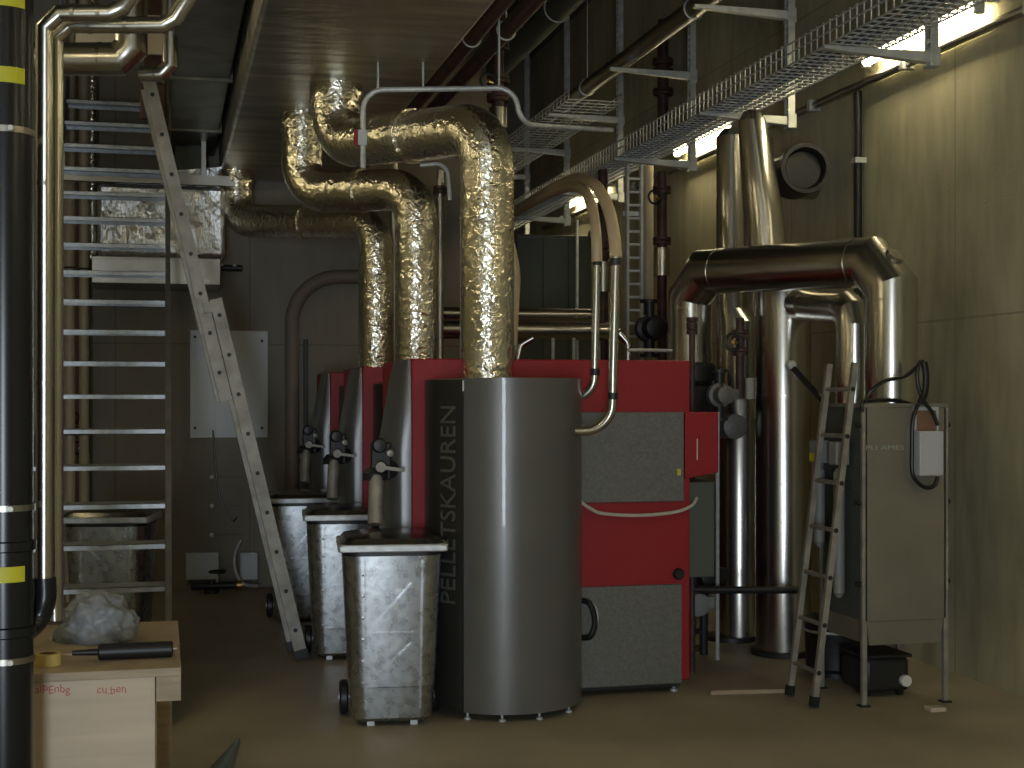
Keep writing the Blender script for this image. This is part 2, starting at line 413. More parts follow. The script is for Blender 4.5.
# ducts to the left of it
t = thing('ventilation_duct', 'dark plain sheet duct left of the wide foil ceiling duct', 'duct', (.2, 12, 4.1))
B().box(.05, .46, 6.5, YB, 4.15, 4.75).build('duct_body', 'darkfoil', t, bevel=.01)
for y in (8.2, 10.4, 12.4): B().box(.03, .48, y, y + .05, 4.13, 4.77).build('flange', 'darkfoil', t)
for x_ in (.09, .42): B().cyl((x_, 11.5, 4.7), (x_, 11.5, CH), .006, 6).build('hanger_rod', 'galv_p', t)
t = thing('junction_box', 'dark green box hanging at the back between stair top and foil duct', 'box', (.2, 13, 3.9))
a = onY(175, 172, 13.2); c = onY(205, 118, 13.2)
B().box(a.x, c.x, 13.2, YB, a.z, c.z).build('box_body', 'green', t, bevel=.008)
B().box(a.x - .01, c.x + .01, 13.19, 13.22, c.z - .03, c.z + .02).build('lid', 'steel_d', t)
a = onY(60, 180, 13.0); c = onY(235, 177, 13.0)
tag(B().box(a.x, c.x, 12.98, 13.06, a.z, c.z).box(a.x, a.x + .04, 12.98, 13.06, c.z, CH).box(c.x - .3, c.x - .26, 12.98, 13.06, c.z, CH).build('support_rail', 'steel_d'), 'thin steel rail crossing behind the upper stairs at the duct end', 'rail')

# ---------- foil box and grey box behind stairs ----------
t = thing('air_handling_box', 'bright crinkled foil box on a plain grey casing, high behind the stairs', 'duct', (0, 13.2, 2.86))
Yb = 12.95
a = onY(97, 255, Yb); c = onY(225, 187, Yb)
B().box(a.x, c.x, Yb, YB, a.z, c.z).build('foil_box', 'foilcrush', t, bevel=.04)
a2 = onY(91, 283, Yb); c2 = onY(221, 256, Yb)
B().box(a2.x, c2.x, Yb + .02, YB, a2.z, a.z).build('sheet_casing', 'steel_d', t, bevel=.01)
B().poly([(a.x + .12, c.z), (c.x, c.z), (c.x, c.z + .21), (a.x + .35, c.z + .12)], Yb + .16, YB, lambda p, q, r: Vector((p, r, q))).build('top_fold', 'foilcrush', t)
# bolts by it
t = thing('valve', 'small dark valve on the back wall right of the foil box', 'valve', onY(230, 270, YB - .2))
p = onY(229, 268, YB - .2)
B().cyl(p + Vector((-.12, 0, 0)), p + Vector((.12, 0, 0)), .03).build('body', 'darkmetal', t)
B().cyl(p, p + Vector((0, .2, 0)), .02).build('stub', 'darkmetal', t)
for dx in (-.07, .05): B().lathe([(.0, -.03), (.02, -.02), (.02, 0)], p + Vector((dx, 0, .02)), 10, 'y').build('bolt', 'galv_p', t)

# ---------- foil flue pipes ----------
def foilpipe(lab, px, Z, pxu, Zu, hh, hu, zb, r=.148):
    lo = W(px, 400, Z); up = W(pxu, 400, Zu)
    t = thing('insulated_flue_pipe', lab, 'pipe', (lo.x, lo.y, zb), 0, 'foil wrapped flue pipes')
    pts = fillet([(lo.x, lo.y, zb), (lo.x, lo.y, hh), (up.x, up.y, hu), (up.x, up.y, DH)], .23, 10)
    B().tube(pts, r, 28).build('foil_wrap', 'foil', t)
    d = Vector((up.x - lo.x, up.y - lo.y, hu - hh)); mid = Vector((lo.x, lo.y, hh)) + d * .47
    n = d.normalized()
    B().cyl(mid - n * .018, mid + n * .018, r + .012, 28).build('joint_ring', 'foil', t)
    q = Vector((up.x, up.y, DH - .12))
    B().cyl(q, q + Vector((0, 0, .12)), r + .015, 28).build('collar', 'foil', t)
    return t
foilpipe('largest crinkled foil flue pipe, rising from the front grey cylinder and bending left', 487, 8.3, 336, 9.4, 3.42, 3.53, 1.93, .16)
foilpipe('middle foil flue pipe bending left behind the largest one', 416, 9.87, 302, 10.35, 3.30, 3.34, 1.93)
foilpipe('farthest foil flue pipe, bending left to the rear end of the ceiling duct', 376, 11.8, 236, 12.9, 3.30, 3.46, 1.93)

# ---------- boilers ----------
BX, BY = 1.415, 8.16
CX, CY, CR = 1.951 - BX, 8.07 - BY, .46
def arc(a0, a1, r0, r1, z0, z1, b, n=40):
    A = [math.radians(a0 + (a1 - a0) * k / n) for k in range(n + 1)]
    pts = [(CX + r1 * math.cos(a), CY + r1 * math.sin(a)) for a in A] + [(CX + r0 * math.cos(a), CY + r0 * math.sin(a)) for a in A[::-1]]
    lo = [b.bm.verts.new((x, y, z0)) for x, y in pts]; hi = [b.bm.verts.new((x, y, z1)) for x, y in pts]
    m = len(pts)
    for k in range(m):
        b.bm.faces.new((lo[k], lo[(k + 1) % m], hi[(k + 1) % m], hi[k]))
    for k in range(n):
        for q, s in ((lo, -1), (hi, 1)):
            f = (q[k], q[k + 1], q[m - 2 - k], q[m - 1 - k]); b.bm.faces.new(f if s > 0 else f[::-1])
    return b
def boiler():
    t = thing('pellet_boiler', 'nearest red and grey pellet boiler with a tall grey cylinder in front', 'boiler', (0, 0, 0), 0, 'row of pellet boilers')
    # casing
    B().box(0, 1.745, 0, 1.15, .075, 2.055).build('red_casing', 'red', t, True, bevel=.008)
    B().box(.03, 1.69, .04, 1.12, .03, .075).build('base_frame', 'darkmetal', t, True)
    for x in (.08, 1.66):
        for y in (.06, 1.08):
            B().lathe([(.025, 0), (.025, .012), (.01, .02), (.01, .035)], (x, y, 0), 12).build('levelling_foot', 'galv_p', t, True)
    B().box(1.03, 1.698, -.022, 0, 1.184, 1.736).build('upper_panel', 'panel', t, True, bevel=.006)
    B().box(1.03, 1.685, -.022, 0, .06, .674).build('lower_panel', 'panel', t, True, bevel=.006)
    # control box at the right edge
    c = B().poly([(1.70, 1.735), (1.92, 1.735), (1.92, 1.36), (1.72, 1.325), (1.70, 1.325)], -.035, .16, lambda p, q, r: Vector((p, r, q))).build('control_box', 'red', t, True, bevel=.006)
    B().box(1.775, 1.781, -.038, -.035, 1.44, 1.57).build('label_strip', 'silvertext', c, True)
    B().box(1.748, 1.93, .05, .9, .70, 1.30).build('side_panel', 'green', t, True, bevel=.008)
    k = B().lathe([(.0, -.03), (.028, -.03), (.036, -.018), (.036, 0)], (1.665, -.0, .735), 20, 'y').build('plug', 'black', t, True)
    B().box(1.652, 1.676, -.0235, -.0225, 1.345, 1.385).build('warning_sticker', 'yellow', t, True)
    # door handle
    h = B().tube(smooth([(1.03, -.035, .60), (1.065, -.09, .585), (1.09, -.10, .52), (1.095, -.10, .45), (1.07, -.09, .385), (1.03, -.035, .37)], 6), .018, 10).build('door_handle', 'black', t, True)
    B().tube(smooth([(1.03, -.03, .60), (1.11, -.035, .57), (1.135, -.035, .49), (1.11, -.035, .40), (1.03, -.03, .36)], 6), .006, 8).build('handle_wire', 'galv_p', h, True)
    B().tube(smooth([(1.00, -.04, 1.21), (1.09, -.045, 1.15), (1.17, -.045, 1.12), (1.4, -.045, 1.105), (1.62, -.045, 1.12), (1.74, -.03, 1.155), (1.80, .03, 1.20)], 8), .011, 8).build('cable_conduit', 'cream', t, True)
    # the big cylinder: inner drum, plain shell, lettered shell
    B().lathe([(CR - .02, .07), (CR - .02, 1.915)], (CX, CY, 0), 64).build('drum', 'graphite', t, True)
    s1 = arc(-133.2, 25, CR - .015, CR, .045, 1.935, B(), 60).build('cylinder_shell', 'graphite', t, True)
    s2 = arc(-215, -133.6, CR - .010, CR + .010, .06, 1.925, B(), 40).build('lettered_door', 'graphite_shade', t, True)
    B().lathe([(CR - .004, 0), (CR - .02, .008)], (CX, CY, 1.925), 64).build('top_cover', 'graphite', t, True)
    B().cyl((CX + (CR + .004) * math.cos(math.radians(-133.4)), CY + (CR + .004) * math.sin(math.radians(-133.4)), 1.86), (CX + (CR + .004) * math.cos(math.radians(-133.4)), CY + (CR + .004) * math.sin(math.radians(-133.4)), 1.92), .006, 8).build('hinge_pin', 'silvertext', t, True)
    for a in (-133, -105, -75, -40):
        x, y = CX + .42 * math.cos(math.radians(a)), CY + .42 * math.sin(math.radians(a))
        B().lathe([(.02, 0), (.02, .012), (.008, .018), (.008, .08)], (x, y, 0), 12).build('levelling_foot', 'galv_p', t, True)
    def wrap(a, bb, d):
        ang = math.radians(-151.5) - (bb) / CR; R = CR + .010 + (.004 if d else -.001)
        return Vector((CX + R * math.cos(ang), CY + R * math.sin(ang), .66 + a))
    def wrap2(a, bb, d):
        ang = math.radians(-139.5) - bb / CR; R = CR + .010 + (.004 if d else -.001)
        return Vector((CX + R * math.cos(ang), CY + R * math.sin(ang), .655 + a))
    B().text('PELLETSKAUREN', wrap2, .165, 1.12).build('lettering', 'rib', s2, True)
    # curved grey cover on the walkway side
    rings = []
    for z, bx, hy in ((.10, .12, .30), (.8, .125, .31), (1.5, .13, .31), (1.58, .125, .31), (1.95, .05, .30), (2.05, .02, .28)):
        ring = []
        for k in range(25):
            a = -math.pi / 2 + math.pi * k / 24
            ring.append((-bx * max(0, math.cos(a)) ** .45 - .002, .34 + hy * math.sin(a), z))
        ring += [(.01, .34 + hy, z), (.01, .34 - hy, z)]
        rings.append(ring)
    B().loft(rings).build('front_cover', 'cover', t, True, sharp=50)
    # ash screw outlet, knobs and the fall pipe to the bin
    B().cyl((-.02, .12, 1.40), (-.18, .06, 1.40), .055, 20).build('outlet_pipe', 'darkmetal', t, True)
    n = B().lathe([(.02, -.02), (.075, -.02), (.075, .02), (.05, .05)], (-.215, .02, 1.36), 20, 'z').build('outlet_head', 'darkmetal', t, True)
    B().lathe([(.0, -.05), (.035, -.045), (.045, -.02), (.045, .0)], (-.2, -.02, 1.545), 20, 'y').build('knob', 'darkmetal', t, True)
    B().lathe([(.0, -.05), (.02, -.045), (.025, -.02), (.025, .0)], (-.14, -.02, 1.50), 16, 'y').build('knob', 'alu', t, True)
    B().box(-.24, -.12, .02, .06, 1.34, 1.56).build('outlet_plate', 'darkmetal', t, True, bevel=.01)
    B().cyl((-.2, -.06, 1.42), (-.2, -.10, 1.42), .03, 14).build('lever_hub', 'alu', n, True)
    B().bar((-.2, -.09, 1.42), (-.06, -.09, 1.40), .02, .02).build('lever', 'alu', n, True)
    B().cyl((-.215, -.015, 1.36), (-.235, -.1, 1.09), .043, 20).build('fall_pipe', 'alu', t, True)
    return t
b0 = boiler(); b0.location = (BX, BY, 0)
dup(b0, (BX, 10.28, 0), 0, 'second red and grey pellet boiler, standing between the other two boilers')
dup(b0, (BX, 12.40, 0), 0, 'third red and grey pellet boiler, nearest the back wall') if False else None
# the third boiler ends at the back wall, its casing is shallower there
b3 = dup(b0, (BX, 12.36, 0), 0, 'farthest pellet boiler, only its grey cover and a strip of red showing near back wall')

# suction pipes beside the front cylinder
def tubething(name, lab, cat, pts, r, m, n=12, fr=None, kind=None, parts=None, group=None):
    P = smooth(pts, 8) if fr is None else fillet(pts, fr, 8)
    t = thing(name, lab, cat, Vector(pts[0]), 0, group)
    B().tube(P, r, n).build('pipe_body' if cat == 'pipe' else cat.split()[-1] + '_body', m, t)
    for q, rr in (parts or []):
        B().cyl(Vector(q) - Vector((0, 0, .02)), Vector(q) + Vector((0, 0, .02)), rr, n).build('coupling', 'darkmetal', t)
    return t
Zp = 8.02
tubething('suction_pipe', 'shiny grey suction pipe curving down into the grey cylinder, nearer and longer one', 'pipe',
          [W(576, 431, Zp + .05), W(612, 431, Zp), W(613, 370, Zp), W(616, 256, Zp)], .027, 'steel', 14, .16, parts=[(W(613, 396, Zp), .03), (W(615.5, 262, Zp), .032)])
tubething('suction_pipe', 'shiny grey suction pipe left of the longer one, ending behind the cylinder rim', 'pipe',
          [W(572, 398, Zp + .32), W(594, 396, Zp + .28), W(595, 350, Zp + .28), W(597, 260, Zp + .28)], .024, 'steel', 14, .12, parts=[(W(595, 372, Zp + .28), .028), (W(597, 262, Zp + .28), .028)])
tubething('suction_hose', 'amber hose on the longer suction pipe, arching up and back to the cable tray', 'hose',
          [W(616, 258, Zp), W(614, 235, Zp + .05), W(608, 208, Zp + .2), W(596, 186, Zp + .5), W(580, 178, Zp + 1.2), W(560, 184, Zp + 2.4), W(535, 198, 12.6), W(510, 213, 15.2), W(495, 222, 17)], .036, 'hose', 14)
tubething('suction_hose', 'amber hose on the shorter suction pipe, inner one of the arching pair', 'hose',
          [W(597, 262, Zp + .28), W(596, 235, Zp + .3), W(592, 208, Zp + .5), W(583, 190, Zp + .9), W(568, 187, Zp + 1.7), W(545, 197, 11.6), W(520, 211, 14), W(498, 224, 17)], .033, 'hose', 14)
tubething('suction_hose', 'amber hose dropping at the right edge of the largest foil pipe', 'hose',
          [W(506, 235, 10.2), W(512, 250, 10.2), W(516, 275, 10.2), W(515, 300, 10.2), W(513, 345, 10.2)], .033, 'hose', 12)

# ---------- wheeled metal bins ----------
def rrect(hx, hy, r, n=6):
    out = []
    for cx, cy, a0 in ((hx - r, hy - r, 0), (-hx + r, hy - r, 90), (-hx + r, -hy + r, 180), (hx - r, -hy + r, 270)):
        for k in range(n + 1):
            a = math.radians(a0 + 90 * k / n); out.append((cx + r * math.cos(a), cy + r * math.sin(a)))
    return out
def bin_():
    t = thing('wheeled_bin', 'nearest galvanised wheeled bin with flat rimmed lid, beside the grey cylinder', 'bin', (0, 0, 0), 0, 'galvanised wheeled ash bins')
    b = B()
    prof = [(.03, .205, .215, .07), (.05, .225, .235, .085), (.22, .235, .245, .09), (.225, .24, .25, .09), (.90, .272, .272, .10), (.95, .275, .274, .10)]
    b.loft([[(x, y, z) for x, y in rrect(hx, hy, r)] for z, hx, hy, r in prof])
    def fy(x, z): return -(.245 + (z - .22) * .0395) - .002
    def rib(x0, z0, x1, z1, w=.012): b.bar((x0, fy(x0, z0), z0), (x1, fy(x1, z1), z1), w, .008, (0, 1, 0))
    rib(-.10, .58, .10, .80); rib(-.10, .28, .10, .47); rib(-.10, .80, .10, .58, .006); rib(-.10, .47, .10, .28, .006)
    rib(-.12, .53, .12, .53, .006)
    rib(.15, .10, .16, .93, .012); rib(-.15, .10, -.155, .93, .012)
    for k in range(6): b.lathe([(.0, -.006), (.009, -.004), (.010, .004)], (-.165, fy(0, .25 + k * .12) + .004, .25 + k * .12), 10, 'y')
    b.build('body', 'galv', t, True)
    l = B().loft([[(x, y - .01, z) for x, y in rrect(hx, hy, r)] for z, hx, hy, r in ((.975, .300, .29, .03), (.98, .303, .295, .035), (1.012, .303, .295, .035), (1.016, .298, .29, .035))])
    l.box(-.29, .29, -.318, -.30, .984, 1.008)
    l = l.build('rim', 'galv_p', t, True)
    B().loft([[(x, y - .005, z) for x, y in rrect(hx, hy, r)] for z, hx, hy, r in ((1.016, .285, .28, .05), (1.045, .265, .26, .07), (1.062, .20, .20, .09), (1.067, .10, .10, .05))]).build('lid', 'lid', t, True)
    B().loft([[(x, y, z) for x, y in rrect(hx, hy, .1)] for z, hx, hy in ((.95, .275, .274), (.976, .275, .274))]).build('seal', 'black', t, True)
    for s in (-1, 1):
        w = B().lathe([(.03, -.025), (.085, -.025), (.1, -.015), (.1, .015), (.085, .025), (.03, .025)], (s * .262, .13, .1), 28, 'x').build('wheel', 'black', t, True)
        B().lathe([(.03, -.03), (.03, .03)], (s * .262, .13, .1), 14, 'x').build('hub', 'galv_p', w, True)
    B().cyl((-.26, .13, .1), (.26, .13, .1), .012).build('axle', 'galv_p', t, True)
    for s in (-.12, .12): B().box(s - .02, s + .02, -.19, -.15, 0, .04).build('stop_foot', 'galv_p', t, True)
    B().tube(fillet([(-.2, .27, .96), (-.2, .34, .98), (.2, .34, .98), (.2, .27, .96)], .03, 4), .012, 10).build('grip_bar', 'galv_p', t, True)
    return t
bn = bin_()
def binpos(pxc, yb): p = F(pxc, yb); return p
p = W(390.5, 400, 7.98); bn.location = (p.x, p.y, 0); bn.rotation_euler = (0, 0, -.10)
p = W(345.5, 400, 9.97); dup(bn, (p.x, p.y, 0), -.08, 'galvanised wheeled bin behind the nearest one, middle of the three in the boiler row')
p = W(302, 400, 11.6); dup(bn, (p.x - .0, p.y, 0), -.05, 'galvanised wheeled bin farthest back in the boiler row, partly behind the long ladder')
p = W(112, 400, 9.75); dup(bn, (p.x, p.y, 0), -.16, 'galvanised wheeled bin standing alone behind the steel stairs')

# ---------- steel stairs ----------
t = thing('steel_stairs', 'steep open stairs of galvanised treads rising at the left', 'stairs', (-.4, 8.1, 0))
SW = .83
def ty(k): return 8.76 + .2476 * k
def th(k): return .68 + .234 * k
for k in range(-2, 17):
    y, h = ty(k), th(k)
    B().box(-SW, .0, y, y + .006, h - .032, h).box(-SW, .0, y, y + .25, h - .004, h).box(-SW, .0, y + .244, y + .25, h - .032, h).build('tread', 'tread', t)
for x0, x1 in ((-SW - .035, -SW - .002), (.002, .04)):
    a = Vector((0, ty(-3) + .1, 0)); e = Vector((0, ty(17), th(17)))
    b = B()
    yA, zA, yB, zB = ty(-2.9), 0, ty(17.2), th(17.2)
    b.poly([(yA, .0), (yA + .22, .0), (yB + .22, zB), (yB, zB), (yA, zA + .05)], x0, x1 - (0 if x0 < 0 else 0), lambda p, q, r: Vector((r, p, q)))
    b.build('stringer', 'stringer', t)
# stair handrail post
B().cyl((.027, ty(16), th(16)), (.027, ty(16), th(16) + .95), .02, 10).build('post', 'stringer', t)
B().cyl((-SW - .02, ty(16), th(16)), (-SW - .02, ty(16), th(16) + .95), .02, 10).build('post', 'stringer', t)

# tall pipes behind the stairs
for px, Z, r, y0, y1, m, lab in ((70, 12.6, .045, 560, 130, 'beigepipe', 'tall beige pipe behind the stairs, left of its twin'), (84, 12.7, .042, 500, 200, 'beigepipe', 'tall beige pipe behind the stairs, right of its twin'), (92, 12.9, .04, 255, 100, 'foil', 'thin foil wrapped pipe high behind the stairs')):
    p = W(px, 400, Z)
    t = thing('riser_pipe', lab, 'pipe', (p.x, p.y, 0 if px != 92 else 3.1), 0, 'riser pipes behind the stairs' if px != 92 else None)
    zb = 0 if px != 92 else 3.1
    B().cyl((p.x, p.y, zb), (p.x, p.y, CH), r, 18).build('pipe_body', m, t)
    for z in (1.5, 3.0, 4.5):
        if z > zb: B().torus((p.x, p.y, z), r + .006, .008, 'z', 20, 6).build('clamp', 'darkmetal', t)

# ---------- long ladder, seen from its side ----------
def ladder(name, lab, foot, top, wv, w, sec, rw, rd, n_r, m='alu', ext=True):
    """foot, top: centre points; wv: horizontal rung direction"""
    foot = Vector(foot); top = Vector(top); wv = Vector(wv).normalized(); d = (top - foot).normalized(); nrm = d.cross(wv).normalized()
    t = thing(name, lab, 'ladder', foot)
    L = (top - foot).length
    secs = [(0, L * sec, 0.0), (L * (sec - .17) if sec < 1 else 0, L, 1.0)] if sec < 1 else [(0, L, 0)]
    for i, (a, e, off) in enumerate(secs):
        ww = w - (.07 if i else 0)
        o = nrm * (rd * 1.05) * off
        for s in (-1, 1):
            b = B().bar(foot + d * a + wv * (s * ww / 2) + o, foot + d * e + wv * (s * ww / 2) + o, rw, rd, nrm)
            nf = len(b.bm.faces); k = a + .2
            while k < e - .05:
                c = foot + d * k + wv * (s * (ww / 2 + rw / 2)) + o
                b.cyl(c - wv * (s * .004), c + wv * (s * .002), .015, 10); k += .28
            for i_, f in enumerate(b.bm.faces):
                if i_ >= nf: f.material_index = 1
            r = b.build('rail', m, t); r.data.materials.append(M['black'])
        k = a + .2
        while k < e - .05:
            c = foot + d * k + o
            B().cyl(c - wv * (ww / 2), c + wv * (ww / 2), .014, 10).build('rung', m, t); k += .28
    for s in (-1, 1):
        c = foot + wv * (s * w / 2)
        B().bar(c - d * .0, c + d * .06, rw + .012, rd + .012, nrm).build('rubber_foot', 'black', t)
    if sec < 1:
        for s in (-1, 1):
            c = foot + d * (L * (sec - .02)) + wv * (s * w / 2) + nrm * rd * .5
            B().bar(c, c + d * .07, rw + .008, rd * 1.25, nrm).build('guide_clamp', 'alu', t)
    return t
fo = W(298, 664, 9.9); fo.z = .02
ladder('extension_ladder', 'long aluminium extension ladder seen edge on, leaning across the stairs', (fo.x, fo.y, .02), (-.03, fo.y + .12, 4.03), (-.05, 1, .0), .38, .62, .03, .085, 12)
# rope on ladder
a = W(215, 400, 9.65)
tubething('pull_rope', 'dark thin rope hanging along the lower half of the long ladder', 'rope', [W(213, 430, 9.62), W(216, 470, 9.6), W(221, 500, 9.6), W(232, 520, 9.6), W(237, 517, 9.6)], .007, 'black', 6)

# small ladder by the filter cabinet
f0, f1 = F(790, 697), F(813, 708)
mid = (f0 + f1) / 2; mid.z = .01
ladder('ladder', 'narrow aluminium ladder leaning against left side of the filter cabinet', mid, (3.962, mid.y, 2.03), (0, 1, 0), .33, 1.0, .03, .035, 7)

# ---------- crate bench with clutter ----------
ZT = .75
cf = W(155, 668, 5.54)
ang = 0
t = thing('plywood_crate', 'pale plywood crate with red marker scribbles, front of the left corner', 'crate', (-.45, 5.9, 0))
l = onY(26, 668, 5.72).x; r = onY(155, 668, 5.72).x
CYF = 5.72
B().box(l - .1, r, CYF, CYF + .022, .0, ZT - .035).build('front_panel', 'ply', t, bevel=.002)
B().box(r - .02, r + .002, CYF + .022, CYF + 1.0, .0, ZT - .035).build('side_panel', 'ply', t, bevel=.002)
B().box(l - .1, l - .08, CYF + .022, CYF + 1.0, .0, ZT - .035).build('side_panel', 'ply', t, bevel=.002)
B().box(l - .1, r, CYF + 1.0, CYF + 1.02, .0, ZT - .035).build('back_panel', 'ply', t, bevel=.002)
for x0, ww, s in ((35, .13, 'alPEnbg'), (97, .11, 'cu.ben')):
    q = onY(x0, 694, CYF - .001)
    B().text(s, lambda a, b_, d, q=q: Vector((q.x + a, CYF - .0005 - .001 * d, q.z + b_ + .004 * math.sin(a * 90))), .045, ww).build('marker_writing', 'pink', t)
r2 = onY(181, 660, CYF).x
t = thing('wooden_board', 'thick pine board lying across the plywood crate as a bench top', 'board', (-.4, 6.2, ZT - .035))
B().box(l - .25, r2, CYF - .02, CYF + 1.2, ZT - .034, ZT).build('board_top', 'wood', t, bevel=.003)
B().box(r + .004, r2, CYF - .0, CYF + .03, ZT - .135, ZT - .034).build('apron', 'wood', t, bevel=.002)
B().box(r2 - .03, r2, CYF + .03, CYF + 1.2, ZT - .135, ZT - .034).build('apron', 'wood', t, bevel=.002)
B().box(r2 - .12, r2 - .03, CYF + 1.17, CYF + 1.2, ZT - .034 - .716, ZT - .034).build('leg', 'wood', t)
# tape roll
p = onY(47, 648, CYF + .12)
tp = thing('tape_roll', 'yellow roll of masking tape on the bench board', 'tape', (p.x, CYF + .16, ZT))
B().skin([B.ring.__get__(bq := B())(Vector((p.x, CYF + .16, ZT + z)), Vector((1, 0, 0)), Vector((0, 1, 0)), rr, 28) for z, rr in ((0, .035), (0, .055), (.045, .055), (.045, .035))], False) if False else None
bq = B(); rings = [bq.ring(Vector((p.x, CYF + .16, ZT + z)), Vector((1, 0, 0)), Vector((0, 1, 0)), rr, 28) for z, rr in ((0.001, .034), (0.001, .052), (.048, .052), (.048, .034))]
bq.skin(rings, False, True); bq.build('tape_winding', 'tape', tp)
bq = B(); rings = [bq.ring(Vector((p.x, CYF + .16, ZT + z)), Vector((1, 0, 0)), Vector((0, 1, 0)), rr, 28) for z, rr in ((0.001, .031), (0.001, .0335), (.048, .0335), (.048, .031))]
bq.skin(rings, False, True); bq.build('core', 'brown', tp)
# black caulking gun
zc = ZT + .034; yg = CYF + .22
x0, x1, xe = onY(72, 645, yg).x, onY(98, 645, yg).x, onY(173, 645, yg).x
t = thing('caulking_gun', 'black cartridge gun lying across the bench board', 'tool', ((x0 + xe) / 2, yg, ZT))
B().lathe([(.026, 0), (.033, .006), (.033, xe - x1 - .006), (.026, xe - x1)], (x1, yg, zc), 24, 'x').build('barrel', 'black', t)
B().lathe([(.010, 0), (.014, x1 - x0)], (x0, yg, zc), 14, 'x').build('nozzle', 'black', t)
B().cyl((xe, yg, zc), (xe + .015, yg, zc), .005, 8).build('plunger_rod', 'galv_p', t)
B().poly([(0, 0), (.03, 0), (.025, -.1), (.0, -.11)], ZT + .002, ZT + .02, lambda p_, q_, r_: Vector((xe - .03 + p_, yg + .03 - q_, r_))).build('grip', 'black', t)
# stick
q0, q1 = onY(60, 640, CYF + .33).x, onY(100, 640, CYF + .33).x
tag(B().bar((q0, CYF + .36, ZT + .006), (q1, CYF + .33, ZT + .006), .008, .008).build('wooden_stick', 'ply'), 'thin pale stick behind the tape roll', 'stick')
# crumpled bag
from mathutils import noise as mnoise
def lump(name, m, lab, cat, c, sx, sy, sz, amp, seed, n=40, sub=None):
    b = B(); bmesh.ops.create_icosphere(b.bm, subdivisions=5, radius=1)
    for v in b.bm.verts:
        d = v.co.normalized()
        k = 1 + amp * (mnoise.noise(d * 2.2 + Vector((seed, 0, 0)))) + amp * .5 * abs(mnoise.noise(d * 6 + Vector((seed, 3, 0)))) - amp * .1 * abs(mnoise.noise(d * 13 + Vector((0, seed, 0))))
        z = d.z * k
        v.co = Vector((c[0] + d.x * k * sx, c[1] + d.y * k * sy, c[2] + max(0.0, (z + .35) / 1.35) * sz))
    return tag(b.build(name, m, sharp=60), lab, cat)
p = onY(95, 605, CYF + .62)
lump('plastic_bag', 'plastic', 'crumpled pale blue grey plastic bag on the back of the bench board', 'bag', (p.x + .0, CYF + .72, ZT), .16, .14, .20, .30, 3.1)
p = F(212, 790)
t_ = B(); q = onY(215, 750, 6.9)
pts = [W(188, 770, 6.6), W(240, 737, 6.9), W(234, 770, 6.7)]
b = B()
tipz = .02
rings = []
A0 = F(238, 742); A1 = F(170, 850); 
for k in range(12):
    u = k / 11; c = A0.lerp(A1, u); w = .012 + .16 * u; hgt = .02 + .13 * u
    rings.append([(c.x + w * math.cos(a) * 1.0, c.y + w * .4 * math.cos(a), max(0.001, hgt * math.sin(a) ** 1.3 + .25 * hgt * math.sin(2 * a))) for a in [math.pi * q_ / 10 for q_ in range(11)]])
b.loft(rings)
tag(b.build('plastic_sheet', 'tarp', sharp=60), 'corner of a slate grey plastic sheet on the floor at the bottom edge', 'sheet')

# ---------- black drain pipe and stainless pipes, far left ----------
BP = W(5, 400, 5.05)
t = thing('drain_pipe', 'thick black plastic pipe with yellow labels along the left edge', 'pipe', (BP.x, BP.y, 0))
B().cyl((BP.x, BP.y, 0), (BP.x, BP.y, CH), .098, 36).build('pipe_body', 'blackpipe', t)
for py in (133, 507, 658):
    z = W(5, py, 5.05).z
    c = B().lathe([(.099, -.011), (.103, -.011), (.103, .011), (.099, .011)], (BP.x, BP.y, z), 36).build('pipe_clamp', 'steel_d', t)
    B().cyl((BP.x + .03, BP.y - .115, z), (BP.x + .03, BP.y - .10, z), .01, 8).build('clamp_bolt', 'silvertext', c)
    B().cyl((BP.x, BP.y + .1, z), (BP.x - .3, BP.y + .3, z), .008, 8).build('clamp_rod', 'galv_p', c)
for py in (5, 80, 572):
    z = W(5, py, 5.05).z
    bq = B()
    R = .1; rr = []
    for zz in (z - .028, z + .028):
        rr.append([Vector((BP.x + R * math.cos(math.radians(a)), BP.y + R * math.sin(math.radians(a)), zz)) for a in range(-150, -40, 6)])
    v = [[bq.bm.verts.new(x) for x in r_] for r_ in rr]
    for k in range(len(v[0]) - 1): bq.bm.faces.new((v[0][k], v[0][k + 1], v[1][k + 1], v[1][k]))
    bq.build('yellow_label', 'yellow', t)
for py in (545, 630):
    z = W(5, py, 5.05).z
    B().lathe([(.099, -.02), (.108, -.015), (.108, .015), (.099, .02)], (BP.x, BP.y, z), 36).build('socket_ring', 'blackpipe', t)
SP = W(44.5, 400, 5.18)
e0 = W(44.5, 583, 5.18)
B().tube(smooth([(SP.x, SP.y, e0.z + .02), (SP.x, SP.y, e0.z - .06), (SP.x - .03, SP.y - .005, e0.z - .14), (BP.x + .03, BP.y, W(5, 640, 5.05).z)], 8), .042, 20).build('branch_elbow', 'blackpipe', t)

